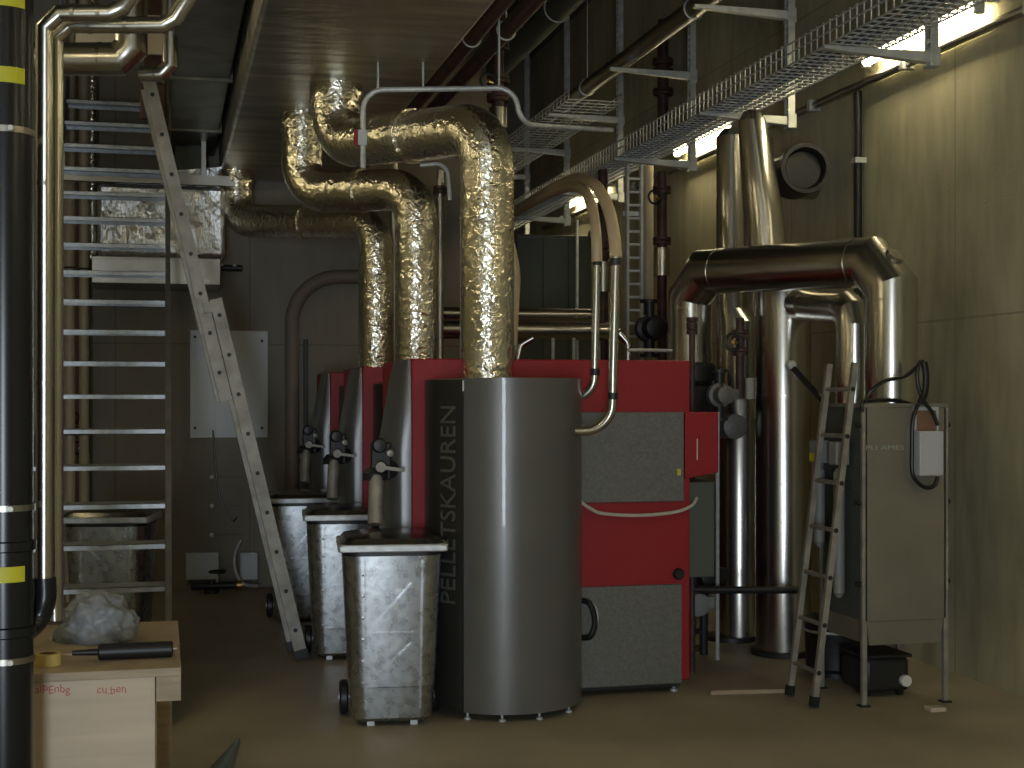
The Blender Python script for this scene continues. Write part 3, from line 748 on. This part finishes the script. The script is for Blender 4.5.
def clad(name, lab, pts, r, R=.08, nb=1, m='steel', seams=(), grp=None, n=24):
    t = thing(name, lab, 'pipe', Vector(pts[0]), 0, grp)
    B().tube(fillet(pts, R, nb), r, n).build('cladding', m, t, sharp=18)
    for s_ in seams:
        i, f = s_; a = Vector(pts[i]); b_ = Vector(pts[i + 1]); c = a.lerp(b_, f); d = (b_ - a).normalized()
        B().cyl(c - d * .008, c + d * .008, r + .003, n).build('joint_band', m, t)
    return t
clad('clad_pipe', 'slim stainless clad pipe rising beside the black pipe and turning right at the top', [(SP.x, SP.y, e0.z), W(44.5, 13, 5.18), W(118, 13, 5.18), W(138, -12, 5.2), W(138, -160, 5.2)], .031, .055, 1, seams=[(0, .35), (0, .7), (1, .4), (1, .75)])
clad('clad_pipe', 'slim stainless clad pipe just behind the foremost one, its top run crossing the picture corner', [W(55, 620, 5.6), W(55, 25, 5.6), W(170, 25, 5.6), W(190, -5, 5.6), W(190, -160, 5.6)], .033, .055, 1, seams=[(0, .3), (0, .6), (1, .3), (1, .62)])
clad('clad_duct', 'thick stainless duct above the stair top running left to right', [W(-20, 59, 8.6), W(131, 59, 8.6), W(131, -120, 8.6)], .10, .07, 1, m='steel', seams=[(0, .5), (0, .8)], n=28)
clad('clad_duct', 'short U shaped stainless duct above the top of the long ladder', [W(140, 74, 9.0), W(170, 74, 9.0), W(170, -120, 9.0)], .048, .06, 1, m='steel', seams=[(0, .5)], n=24)
clad('clad_duct', 'narrow vertical duct right of the U shaped duct near the ceiling', [W(187, 80, 10.6), W(187, -160, 10.6)], .06, .05, 1, m='steel_d')
for a_, z_ in ((W(75, 45, 10.0), 0), (W(147, 52, 10.0), 0)):
    pass
tag(B().box(W(76, 0, 10).x, W(116, 0, 10).x, W(90, 0, 10).y, W(90, 0, 10).y + .03, W(0, 45, 10).z, W(0, 10, 10).z).build('wall_board', 'cream'), 'pale board seen above the thick duct at the stair top, left piece', 'board')
tag(B().box(W(145, 0, 10).x, W(167, 0, 10).x, W(150, 0, 10).y, W(150, 0, 10).y + .03, W(0, 54, 10).z, W(0, 15, 10).z).build('wall_board', 'cream'), 'small pale board seen inside the U shaped duct', 'board')
for o in [o for o in sc.objects if o.name.startswith('wall_board')]:
    bx = o; 
# rust coloured bracket at ladder top
t = thing('pipe_bracket', 'rusty brown bracket at the top end of the long ladder', 'bracket', W(150, 118, 9.9))
p = W(153, 120, 10.15)
B().box(p.x - .09, p.x + .09, p.y - .03, p.y + .03, p.z, p.z + .26).build('plate', 'rust', t, bevel=.01)
B().box(p.x - .06, p.x + .06, p.y - .02, p.y + .02, p.z + .26, CH).build('drop_bar', 'rust', t)

# ---------- back wall items ----------
t = thing('wall_panel', 'pale blue grey metal access panel screwed to the back wall', 'panel', onY(229, 438, YB - .03))
a = onY(190, 438, YB - .03); c = onY(268, 331, YB - .03)
B().box(a.x, c.x, YB - .03, YB, a.z, c.z).build('sheet', 'white', t, bevel=.006)
for px, py in ((195, 337), (262, 341), (195, 428), (262, 428)):
    q = onY(px, py, YB - .03); B().lathe([(0, -.006), (.014, -.004), (.014, .002)], (q.x, YB - .03, q.z), 10, 'y').build('screw', 'black', t)
def wp(px, py, d=.09): return onY(px, py, YB - d)
t = thing('wall_pipe', 'dim brown pipe rising on the back wall and bending right behind the foil pipes', 'pipe', wp(292, 575))
B().tube(fillet([(wp(292, 575).x, YB - .09, 0), wp(292, 277), wp(400, 277)], .45, 12), .068, 20).build('pipe_body', 'beigepipe' if False else M.setdefault('dimpipe', mat('dim brown lagging', (.20, .16, .13), .6)), t)
t = thing('drain_pipe', 'slim grey pipe up the back wall beside the dim brown pipe', 'pipe', wp(277, 575))
B().cyl((wp(306, 575).x, YB - .05, 0), (wp(306, 0).x, YB - .05, 2.4), .022, 12).build('pipe_body', 'green', t)
B().box(wp(300, 0).x, wp(312, 0).x, YB - .08, YB, 1.2, 1.24).build('clamp', 'darkmetal', t)
for (x0, x1, lab) in ((186, 219, 'small white box low on the back wall left of the long ladder'), (240, 258, 'small white box with a hose loop, low on the back wall beside the farthest bin')):
    a, c = wp(x0, 580), wp(x1, 552)
    t = thing('junction_box', lab, 'box', (a.x, YB - .12, a.z))
    B().box(a.x, c.x, YB - .12, YB, max(.03, a.z), c.z).build('box_body', 'white', t, bevel=.01)
    B().box(a.x + .01, c.x - .01, YB - .13, YB - .12, max(.05, a.z + .03), c.z - .02).build('cover', 'white', t, bevel=.004)
tubething('hose', 'grey hose looping to the floor at the back wall beside the small white box', 'hose', [wp(241, 540, .2), wp(235, 555, .25), wp(236, 572, .3), wp(244, 584, .35), wp(258, 586, .3)], .016, 'galv_p', 10)
t = thing('floor_valve', 'dark valve and fittings on the floor below the small white box', 'valve', (wp(215, 580, .35).x, YB - .35, 0))
p = wp(215, 580, .35)
B().cyl((p.x - .22, p.y, .07), (p.x + .25, p.y, .07), .035).build('body', 'darkmetal', t)
B().lathe([(.07, 0), (.07, .03), (.03, .05), (.03, .12)], (p.x - .03, p.y, .0), 18).build('base', 'darkmetal', t)
B().torus((p.x + .02, p.y, .20), .07, .012, 'z').build('handwheel', 'darkmetal', t)
B().cyl((p.x + .02, p.y, .1), (p.x + .02, p.y, .2), .01).build('spindle', 'galv_p', t)
B().lathe([(.045, 0), (.045, .05)], (p.x + .2, p.y, .07), 16, 'x').build('coupling', 'brass', t)
for py in (477, 506, 535):
    a, c = wp(213, py, .03), wp(243, py, .03)
    t = thing('wall_bracket', {477: 'top', 506: 'middle', 535: 'lowest'}[py] + ' of three thin rails on the back wall behind the long ladder', 'rail', (a.x, YB - .03, a.z), 0, 'thin rails on the back wall')
    B().box(a.x, c.x, YB - .02, YB, a.z - .006, a.z + .006).build('rail', 'dimpipe', t)
    B().lathe([(0, -.03), (.02, -.025), (.02, 0)], (a.x - .01, YB, a.z), 10, 'y').build('bolt', 'galv_p', t)
for (px, py, lab) in ((72, 418, 'small dark tap on the wall behind the stairs, upper'), (80, 448, 'small dark tap on the wall behind the stairs, lower with bright nut')):
    p = wp(px, py, .12); t = thing('wall_tap', lab, 'tap', (p.x, YB - .12, p.z))
    B().cyl((p.x, YB, p.z), (p.x, YB - .14, p.z), .03).build('body', 'darkmetal', t)
    B().torus((p.x, YB - .14, p.z), .06, .01, 'y').build('handwheel', 'rust' if py == 418 else 'darkmetal', t)
    B().lathe([(0, -.02), (.018, -.015), (.018, 0)], (p.x, YB - .14, p.z), 8, 'y').build('nut', 'silvertext', t)
p = wp(88, 480, .05)
tag(B().tube([(p.x, YB - .05, p.z - .3), (p.x, YB - .05, p.z + .25)], .014, 10).build('steel_rod', 'galv_p'), 'short bright rod on the wall behind the stairs', 'rod')

# ---------- filter cabinet ----------
FX0, FX1, FY0, FY1 = 3.99, 4.555, 7.51, 8.09
t = thing('filter_cabinet', 'tall narrow grey steel filter cabinet on legs by the right wall', 'cabinet', ((FX0 + FX1) / 2, (FY0 + FY1) / 2, 0))
B().box(FX0 + .02, FX1 - .02, FY0 + .02, FY1 - .02, .50, 1.775).build('casing', 'green', t, bevel=.006)
B().box(FX0 + .015, FX1 - .015, FY0 + .0, FY0 + .02, .50, 1.765).build('front_door', M.setdefault('filterdoor', mat('olive grey steel door', (.27, .25, .20), .42, .4, var=(3, .12), bump=('noise', 6, .05, .01))), t, bevel=.004)
B().poly([(FX0 + .03, .50), (FX1 - .03, .50), (FX1 - .05, .36), (FX0 + .05, .36)], FY0 + .01, FY1 - .03, lambda p, q, r: Vector((p, r, q))).build('hopper', 'filterdoor', t)
for x in (FX0, FX1 - .03):
    for y in (FY0, FY1 - .03):
        l = B().box(x, x + .03, y, y + .03, 0.01, 1.785).build('leg', 'alu', t, bevel=.002)
        B().box(x - .015, x + .045, y - .015, y + .045, 0, .01).build('foot_plate', 'darkmetal', l)
B().box(FX0, FX1, FY0 - .005, FY1, 1.765, 1.79).build('top_plate', 'filterdoor', t, bevel=.003)
for z in (.72, 1.2, 1.66):
    B().cyl((FX1 + .002, FY0 + .06, z), (FX1 + .04, FY0 + .06, z), .016, 12).build('latch', 'black', t)
    B().cyl((FX0 - .03, FY0 + .03, z), (FX0 + .0, FY0 + .03, z), .014, 12).build('latch', 'black', t)
q = onY(866, 450, FY0 - .001)
B().text('PLI AMES', lambda a, b_, d: Vector((q.x + a, FY0 - .0005 - .002 * d, q.z + b_)), .04, .25).build('nameplate_letters', M.setdefault('sil2', mat('dull silver letters', (.42, .42, .38), .4)), t)
# control enclosure
t = thing('control_box', 'pale grey control enclosure with open brown top hanging on the filter cabinet', 'box', (4.45, FY0 - .08, 1.3))
a = onY(920, 476, FY0 - .09); c = onY(944, 431, FY0 - .09); u = onY(944, 407, FY0 - .09)
B().box(a.x, c.x, FY0 - .09, FY0 - .006, a.z, c.z).build('enclosure', 'greybox', t, bevel=.008)
B().box(a.x, a.x + .012, FY0 - .03, FY0 - .006, c.z, u.z).box(c.x - .012, c.x, FY0 - .03, FY0 - .006, c.z, u.z).box(a.x + .012, c.x - .012, FY0 - .03, FY0 - .006, u.z - .02, u.z).build('open_frame', 'greybox', t)
B().box(a.x + .012, c.x - .012, FY0 - .02, FY0 - .006, c.z, u.z - .02).build('circuit_board', 'brown', t)
yc = FY0 - .05
def wc(px, py, y=yc): return onY(px, py, y)
for lab, pts in (('black cable loop from the control enclosure up over the cabinet and back along its left', [wc(938, 425), wc(932, 412), wc(922, 398), wc(917, 378), wc(920, 362), wc(925, 366), wc(925, 385), wc(920, 400), wc(913, 420), wc(912, 450), wc(913, 475), wc(924, 487), wc(934, 486), wc(938, 477)]),
                 ('black cable sweeping from the cabinet top up to the cable loop', [wc(862, 412, FY0 - .012), wc(864, 402, FY0 - .012), wc(885, 400, 7.6), wc(905, 402, 7.6), wc(918, 408, 7.5)]),
                 ('thin black cable rising from the cabinet corner to the cable loop peak', [wc(866, 402, 7.5), wc(870, 392, 7.48), wc(885, 381, 7.46), wc(905, 376, 7.46), wc(919, 365, 7.46)])):
    tubething('power_cable', lab, 'cable', pts, .012, 'cable', 8)
tubething('power_cable', 'thick black cable hanging in front of the flue above the control enclosure', 'cable', [wc(924, 362, 7.44), wc(926, 375, 7.44), wc(925, 392, 7.44), wc(920, 404, 7.44)], .02, 'cable', 10)
# side tubes and boxes on the cabinet's left
for yy, z0, z1, lab in ((7.72, .62, 1.40, 'pale vertical tube on the left side of the cabinet, nearer one'), (7.98, .90, 1.40, 'pale vertical tube on the left side of the cabinet, farther one')):
    t = thing('pressure_tank', lab, 'tank', (FX0 - .05, yy, z0), 0, 'pale tubes on the cabinet side')
    B().lathe([(.015, 0), (.034, .03), (.034, z1 - z0 - .03), (.015, z1 - z0)], (FX0 - .045, yy, z0), 18).build('tube_body', 'white' if False else M.setdefault('paletube', mat('pale tube', (.26, .27, .26), .5)), t)
    B().box(FX0 - .02, FX0 + .02, yy - .03, yy + .03, z1 - .12, z1 - .08).build('bracket', 'darkmetal', t)
    o = B().box(FX0 - .09, FX0 - .0, yy - .05, yy + .05, 1.42, 1.56).build('solenoid_box', 'paletube', t, bevel=.006)
    if yy > 7.9: B().box(FX0 - .0915, FX0 - .09, yy - .045, yy + .045, 1.43, 1.48).build('yellow_label', 'yellow', o)
# ash drum beneath
t = thing('dust_drum', 'dark round dust container on the floor behind the narrow ladder', 'drum', (4.29, 8.45, 0))
B().lathe([(.16, .03), (.19, .06), (.20, .34), (.21, .36), (.20, .38), (.05, .41)], (4.29, 8.45, 0), 32).build('drum_body', 'darkmetal', t)
B().torus((4.29, 8.45, .30), .205, .01, 'z').build('clamp_ring', 'galv_p', t)
B().lathe([(.15, 0), (.15, .03)], (4.29, 8.45, 0), 24).build('base', 'black', t)
t = thing('dust_container', 'low dark container on the floor under the filter cabinet', 'container', (4.26, 7.85, 0))
B().box(4.12, 4.42, 7.72, 8.05, .03, .24).build('container_body', 'darkmetal', t, bevel=.03)
B().box(4.11, 4.43, 7.71, 8.06, .24, .26).build('container_lid', 'darkmetal', t, bevel=.006)
B().cyl((4.38, 7.69, .10), (4.38, 7.72, .10), .035, 16).build('port', 'silvertext', t)
for x in (4.16, 4.38):
    B().cyl((x - .02, 7.78, .02), (x + .02, 7.78, .02), .02, 10).build('castor', 'black', t)
p = F(936, 711)
tag(B().box(p.x - .05, p.x + .05, p.y - .03, p.y + .05, 0, .025).build('paper_scrap', 'ply', bevel=.004), 'small pale scrap of board on the floor at the cabinet foot', 'scrap')
p0, p1 = F(710, 694), F(786, 692)
tag(B().bar(p0 + Vector((0, 0, .012)), p1 + Vector((0, 0, .012)), .05, .024).build('floor_batten', 'wood'), 'pale wooden batten lying on the floor left of the narrow ladder', 'batten')

# ---------- stainless exhaust duct over the cabinet ----------
A = Vector((4.336, 7.80, 0)); E = Vector((3.705, 9.57, 0)); rd = .158
t = thing('exhaust_duct', 'large stainless exhaust duct bridging from filter cabinet to the boiler back', 'duct', (A.x, A.y, 1.79))
pts = [(A.x, A.y, 1.79), (A.x, A.y, 2.665), (E.x, E.y, 2.735), (E.x, E.y, 2.08)]
B().tube(fillet(pts, .17, 1), rd, 36).build('cladding', 'steel', t, sharp=18)
for z, q in ((2.42, A), (2.47, E), (2.12, E)):
    B().cyl((q.x, q.y, z - .006), (q.x, q.y, z + .006), rd + .003, 36).build('joint_band', 'steel', t)
d = (E - A); 
for f in (.14, .82):
    c = Vector((A.x, A.y, 2.665)).lerp(Vector((E.x, E.y, 2.735)), f); n = Vector((d.x, d.y, .07)).normalized()
    B().cyl(c - n * .008, c + n * .008, rd + .003, 36).build('joint_band', 'steel', t)
n = Vector((.336, -.942, 1)).normalized(); c = Vector((A.x, A.y, 2.665)) + n * .03
B().cyl(c, c + n * .03, .06, 24).build('inspection_cap', 'steel', t)
# exhaust fan under its left end
t = thing('exhaust_fan', 'black exhaust fan housing with grey motor behind the boiler right corner', 'fan', (E.x, E.y, 0))
B().lathe([(.16, 1.92), (.19, 1.95), (.19, 2.05), (.165, 2.08)], (E.x, E.y, 0), 32).build('outlet_flange', 'darkmetal', t)
B().box(E.x - .17, E.x + .17, E.y - .17, E.y + .2, 1.5, 1.92).build('fan_housing', 'black', t, bevel=.02)
B().lathe([(.03, -.2), (.09, -.18), (.09, .1), (.06, .12)], (E.x + .26, E.y - .05, 1.62), 24, 'y').build('motor', 'panel', t)
B().box(E.x - .03, E.x + .03, E.y - .03, E.y + .03, 0, 1.5).build('stand', 'darkmetal', t)
B().cyl((E.x + .17, E.y - .05, 1.62), (E.x + .2, E.y - .05, 1.62), .03).build('shaft', 'galv_p', t)
B().box(E.x - .1, E.x + .1, E.y - .1, E.y + .1, 0, .01).build('base_plate', 'darkmetal', t)

# ---------- flue columns ----------
def column(lab, px, Z, r, m, prof=None, seams=(), base=True):
    p = W(px, 400, Z); t = thing('flue_column', lab, 'flue', (p.x, p.y, 0), 0, 'vertical flue columns')
    if prof:
        bb = B(); rings = []
        for r_, z_, px_ in prof:
            q = W(px_, 400, Z); rings.append(bb.ring(Vector((q.x, q.y, z_)), Vector((1, 0, 0)), Vector((0, 1, 0)), r_, 40))
        bb.skin(rings).build('cladding', m, t, sharp=25)
    else:
        B().lathe([(r, .04), (r, 3.84), (r * .6, 3.89)], (p.x, p.y, 0), 40).build('cladding', m, t, sharp=15)
    for z in seams: B().lathe([(r, z - .008), (r + .004, z - .008), (r + .004, z + .008), (r, z + .008)], (p.x, p.y, 0), 40).build('joint_band', m, t)
    B().lathe([(r + .03, 0), (r + .03, .035), (r, .04)], (p.x, p.y, 0), 40).build('base_ring', 'darkmetal', t)
    return p, t
pC, tC = column('thick shiny stainless flue column nearest the narrow ladder', 783, 10.0, .197, 'steel', [(.197, .04, 783), (.197, 2.62, 783), (.155, 2.85, 766), (.145, 3.1, 764), (.10, 3.80, 752), (.06, 3.87, 752)], (.95, 1.22, 1.84))
pA, tA = column('stainless flue column left of the thick one, bright lamp reflection near its top', 732, 10.6, .166, 'steel', [(.166, .04, 739), (.166, 2.4, 739), (.119, 2.5, 732), (.119, 3.80, 732), (.07, 3.86, 732)], ())
pB, tB = column('slim stainless flue column between its two wider neighbours', 760, 10.9, .102, 'steel', None, (1.5, 2.3))
# branch from thick column to the right and down behind the cabinet flue
a0 = pC.copy(); a0.z = 2.28
b1 = W(808, 308, 9.75); b2 = W(836, 312, 9.3); b3 = W(853, 330, 9.0)
clad('branch_duct', 'short stainless branch duct from thick column dropping behind the cabinet flue', [Vector((a0.x, a0.y, 2.50)), b1 + Vector((.0, 0, .02)), W(854, 309, 9.05), Vector((W(854, 0, 9.05).x, W(854, 0, 9.05).y, .42))], .115, .13, 2, 'steel', seams=[(2, .25)], n=28)
c0 = W(790, 365, 9.7); c1 = W(845, 425, 9.3)
t = thing('tension_cable', 'black diagonal brace with silver end between thick column and cabinet', 'brace', c1)
B().cyl(c0, c1, .022, 12).build('brace_bar', 'black', t)
B().lathe([(.0, -.05), (.03, -.04), (.035, 0)], c0, 14, 'y').build('silver_end', 'silvertext', t)
# round duct end near the wall
p = W(806, 168, 10.6)
t = thing('round_vent', 'dark round open duct end high near the right wall', 'vent', p)
ax = Vector((.15, 1, 0)).normalized(); xx = ax.cross(Vector((0, 0, 1))).normalized(); zz = Vector((0, 0, 1))
b = B(); rings = [b.ring(p + ax * d_, xx, zz, r_, 36) for d_, r_ in ((.25, .15), (.02, .15), (0, .16), (0, .19), (.03, .195), (.06, .19), (.35, .19))]
b.skin(rings, True); b.build('duct_end', 'darkmetal', t)
b = B(); b.cyl(p + ax * .08, p + ax * .10, .14, 30); b.build('damper_disc', 'darkmetal', t)
b = B(); b.tube(fillet([p + ax * .34, p + ax * .62, Vector((XR, p.y + .62, p.z))], .2, 4), .14, 24); b.build('wall_stub', 'steel_d', t)
# black drop pipe on wall
p = onX(858, 230, XR - .05)
t = thing('drop_pipe', 'thin black pipe dropping down the right wall above the stainless duct', 'pipe', (XR - .05, p.y, 1.6))
B().cyl((XR - .05, p.y, 1.6), (XR - .05, p.y, 4.12), .03, 14).build('pipe_body', 'black', t)
for z in (2.4, 3.58): B().box(XR - .09, XR, p.y - .04, p.y + .04, z, z + .04).build('clamp', 'galv_p', t)

# ---------- plant room pipework behind the boilers ----------
def valvepipe(lab, px, Z, r, y_top, y_bot, m, flanges, mid=None, grp='vertical pipes behind the boilers', wheel=None):
    p = W(px, 400, Z); z1 = W(px, y_top, Z).z; z0 = W(px, y_bot, Z).z
    if y_bot >= 400: z0 = 0
    t = thing('riser_pipe', lab, 'pipe', (p.x, p.y, z0), 0, grp)
    B().cyl((p.x, p.y, z0), (p.x, p.y, z1), r, 18).build('pipe_body', m, t)
    for fy in flanges:
        z = W(px, fy, Z).z
        B().lathe([(r, -.03), (r * 1.9, -.03), (r * 1.9, -.004), (r * 1.5, 0), (r * 1.9, .004), (r * 1.9, .03), (r, .03)], (p.x, p.y, z), 24).build('flange', 'rust', t)
    if mid:
        a, c = W(px, mid[0], Z).z, W(px, mid[1], Z).z
        B().lathe([(r, c), (r + .025, c), (r + .025, a), (r, a)], (p.x, p.y, 0), 24).build('insulation_sleeve', 'steel', t)
    if wheel:
        z = W(px, wheel, Z).z
        B().cyl((p.x, p.y, z), (p.x - .12, p.y - .16, z), .014, 8).build('spindle', 'brass', t)
        B().torus((p.x - .12, p.y - .16, z), .06, .01, 'y', 20, 6).build('handwheel', 'darkmetal', t)
    return t
valvepipe('brown flanged riser pipe with shiny sleeve, right of the arched hoses', 662, 12.2, .042, 172, 430, 'rust', (190, 241), (276, 248), wheel=200)
valvepipe('beige riser pipe left of the brown flanged riser', 648, 13.0, .05, 165, 430, 'beigepipe', (), None)
valvepipe('dark riser pipe with shiny sleeve seen between the two suction pipes', 603, 12.4, .045, 170, 430, 'rust', (245, 255), (292, 262), wheel=238)
valvepipe('thin pale conduit left of the suction pipes', 577, 14.0, .016, 220, 430, 'galv_p', ())
valvepipe('dark brown riser with flanges hanging from ceiling behind the largest foil elbow', 498, 11.2, .048, -10, 128, 'rust', (30, 47, 80, 98), (128, 108), wheel=86)
valvepipe('dark brown riser with flanges high behind the cable tray', 663, 14.3, .055, 20, 130, 'rust', (62, 72, 92))
valvepipe('slim shiny riser left of the largest foil pipe', 440, 11.0, .028, 170, 430, 'steel_d', (190,))
valvepipe('slim grey riser between middle and farthest foil pipes', 394, 12.9, .035, 150, 430, 'steel_d', ())
# two horizontal clad pipes
for py, Z, r, lab in ((313, 12.2, .055, 'thin upper one of two stainless clad pipes running across behind the boilers'), (329, 12.0, .082, 'thicker lower one of two stainless clad pipes running across behind the boilers')):
    a = W(440, py, Z); c = onY(618, py, a.y); c.z = a.z
    t = thing('clad_pipe', lab, 'pipe', (a.x, a.y, a.z - r), 0, 'horizontal clad pipes')
    B().cyl(a, c, r, 28).build('cladding', 'steel', t)
    for f in (.35, .75):
        q = a.lerp(c, f); B().cyl(q - Vector((.01, 0, 0)), q + Vector((.01, 0, 0)), r + .004, 28).build('joint_band', 'steel', t)
    for f in (.2, .9):
        q = a.lerp(c, f); B().box(q.x - .015, q.x + .015, q.y + r * .2, q.y + r * .2 + .03, 0 if py > 320 else 2.6, q.z - r * .5 if py > 320 else q.z + .1).build('support_post', 'galv_p', t) if py > 320 else None
# grey cabinet behind
a = onY(516, 306, 15.6); c = onY(592, 236, 15.6)
t = thing('switch_cabinet', 'dark grey switch cabinet in the far recess left of the suction pipes', 'cabinet', ((a.x + c.x) / 2, 15.6, 0))
B().box(a.x, c.x, 15.6, 16.1, 0, c.z).build('cabinet_body', 'green', t, bevel=.01)
for k in range(3):
    x = a.x + (c.x - a.x) * k / 3
    B().box(x + .015, x + (c.x - a.x) / 3 - .015, 15.58, 15.6, .1, c.z - .04).build('door', 'green', t, bevel=.006)
# vertical cable ladder
p0 = W(627, 400, 12.8); p1 = W(641, 400, 12.8)
t = thing('cable_ladder', 'grey vertical cable ladder right of the suction pipes', 'cable tray', (p0.x, p0.y, 0))
b = B()
for p in (p0, p1): b.box(p.x - .012, p.x + .012, p.y - .03, p.y + .03, 0, 3.95)
z = .1
while z < 3.9: b.box(p0.x - .005, p1.x + .005, p0.y - .035, p0.y + .01, z, z + .02); z += .12
b.build('ladder_frame', 'galv_p', t)
for z in (1.5, 3.5): B().box(p0.x - .03, p1.x + .03, p0.y + .03, p0.y + .05, z, z + .04).build('cross_brace', 'galv_p', t)
# pumps
def pump(lab, px, py, Z, m1='black', s=1):
    p = W(px, py, Z); t = thing('circulation_pump', lab, 'pump', p, 0, 'circulation pumps')
    B().lathe([(.05 * s, -.12 * s), (.08 * s, -.11 * s), (.08 * s, .02 * s), (.11 * s, .03 * s), (.11 * s, .10 * s), (.05 * s, .12 * s)], p, 24, 'y').build('motor', m1, t)
    B().cyl(p + Vector((0, .06 * s, -.22 * s)), p + Vector((0, .06 * s, .22 * s)), .04 * s, 16).build('body', 'darkmetal', t)
    for sg in (-1, 1): B().cyl(p + Vector((0, .06 * s, sg * .20 * s)), p + Vector((0, .06 * s, sg * .225 * s)), .075 * s, 20).build('flange', 'darkmetal', t)
    B().box(p.x + .06 * s, p.x + .14 * s, p.y - .06 * s, p.y + .04 * s, p.z - .04 * s, p.z + .05 * s).build('terminal_box', m1, t, bevel=.008)
    return t
pump('black pump above the boiler top left of the stainless duct end', 652, 328, 12.0, 'black', 1.1)
pump('grey pump right of the boiler top corner', 722, 395, 9.9, 'panel', .8)
pump('dark pump low between boiler and flue columns', 694, 603, 9.6, 'paletube', .95)
pump('black pump low beside flue column, right of the other low pump', 707, 575, 9.9, 'black', 1.0)
p = W(707, 575, 9.9)
tag(B().cyl((p.x, p.y + .06, 0), (p.x, p.y + .06, p.z - .2), .03, 12).build('pump_stand_pipe', 'darkmetal'), 'dark stub pipe carrying the low black pump', 'pipe')
p = W(694, 603, 9.6)
tag(B().cyl((p.x, p.y + .06, 0), (p.x, p.y + .06, p.z - .2), .03, 12).build('pump_stand_pipe', 'darkmetal'), 'dark stub pipe carrying the dark pump behind the boiler base', 'pipe')
valvepipe('brown riser with valve between duct end and thick flue column', 740, 9.95, .03, 318, 399, 'rust', (334, 352), None, wheel=343)
valvepipe('short cream capped pipe right of the grey pump', 750, 10.1, .034, 378, 399, 'cream', ())
valvepipe('slim brown riser below the stainless duct end', 692, 9.3, .02, 318, 430, 'rust', (322, 330))
p = W(717.5, 400, 9.75)
tag(B().cyl((p.x, p.y, 0), (p.x, p.y, W(0, 412, 9.75).z), .014, 10).build('steel_rod', 'galv_p'), 'thin steel rod standing left of the flue columns', 'rod')
a, c = W(692, 590, 9.6), W(800, 590, 9.55)
tag(B().cyl(a, c, .026, 10).build('black_hose', 'black'), 'black hose crossing in front of the flue columns', 'hose')
# small things above the boiler top
for px, py, lab in ((632, 352, 'short steel pipe lying level above boiler top right of the suction pipes'),):
    a, c = W(628, 350, 9.6), W(672, 350, 9.7); c.z = a.z
    tag(B().cyl(a, c, .012, 8).build('steel_rod', 'galv_p'), lab, 'rod')
b_ = W(560, 352, 11.8)
t = thing('clad_pipe', 'short angled stainless pipe bend above boiler top, left of suction pipes', 'pipe', W(527, 345, 11.0))
B().tube(fillet([W(516, 368.8, 11.0), W(521, 345, 11.0), W(533, 338, 11.0)], .05, 3), .028, 14).build('cladding', 'steel', t)
t = thing('clad_pipe', 'short angled stainless pipe bend above boiler top, right of suction pipes', 'pipe', W(625, 345, 11.0))
B().tube(fillet([W(619, 333, 11.0), W(628, 343, 11.0), W(630, 629, 11.0)], .05, 3), .03, 14).build('cladding', 'steel', t)
for px, lab in ((516, 'leftmost'), (553, 'second'), (574, 'rightmost')):
    p = W(px, 400, 11.6)
    tag(B().cyl((p.x, p.y, 2.06), (p.x, p.y, W(px, 338, 11.6).z), .015, 10).build('steel_rod', 'galv_p'), lab + ' of three short steel posts under the clad pipes above boiler top', 'rod')

# thin conduit looping over the large foil pipe
Zc = 8.75
tubething('conduit', 'thin pale conduit looping over the largest foil pipe and on to the cable tray', 'pipe',
          [W(363, 168, Zc), W(363, 90, Zc), W(515, 88, Zc), W(520, 124, Zc), W(612, 130, 9.4)], .017, 'galv_p', 12, .13)
tubething('conduit', 'short thin conduit hooking beside the middle foil pipe', 'pipe', [W(420, 165, 9.2), W(447, 163, 9.2), W(450, 200, 9.2)], .014, 'galv_p', 10, .08)
t = thing('sensor_tag', 'small white tag with red edge on the conduit beside the foil elbow', 'tag', W(362, 138, Zc - .03))
a, c = W(358, 145, Zc - .03), W(367, 130, Zc - .03)
B().box(a.x, c.x, a.y - .01, a.y, a.z, c.z).build('plate', 'white', t)
B().box(a.x - .025, a.x - .001, a.y - .01, a.y, a.z, c.z).build('red_edge', 'red', t)
for px in (378, 423, 499):
    p = W(px, 89, Zc)
    tag(B().cyl((p.x, p.y, p.z), (p.x, p.y, DH - .0 if px < 430 else CH), .007, 6).build('hanger_rod', 'galv_p'), {378: 'leftmost', 423: 'middle', 499: 'rightmost'}[px] + ' thin rod holding the pale conduit over the large foil pipe', 'rod')

# ---------- cool light from the camera side, added as an area light in the doorway ----------
L = bpy.data.lights.new('added doorway light', 'AREA'); L.shape = 'RECTANGLE'; L.size = DX1 - DX0 - .14; L.size_y = DZ - .1
L.energy = 260; L.color = (.78, .88, 1.0)
lo = bpy.data.objects.new('added doorway light', L); COL.objects.link(lo); lo.location = ((DX0 + DX1) / 2, YN - .1, DZ / 2)
lo.rotation_euler = (math.radians(90), 0, 0)
w = bpy.data.worlds.new('world'); sc.world = w; w.use_nodes = True
w.node_tree.nodes['Background'].inputs[0].default_value = (.6, .75, 1, 1); w.node_tree.nodes['Background'].inputs[1].default_value = .6

# ---------- camera ----------
cam = bpy.data.cameras.new('camera'); co = bpy.data.objects.new('camera', cam); COL.objects.link(co)
cam.sensor_width = 36; cam.lens = FL / 1024 * 36; cam.shift_y = (HZ - 384) / 1024
co.location = (0, 0, EYE); co.rotation_euler = (math.radians(90), 0, -TH); cam.clip_start = .05
sc.camera = co
sc.view_settings.view_transform = 'Standard'; sc.view_settings.look = 'None'; sc.view_settings.gamma = 1
sc.view_settings.use_curve_mapping = False; sc.view_settings.exposure = 0
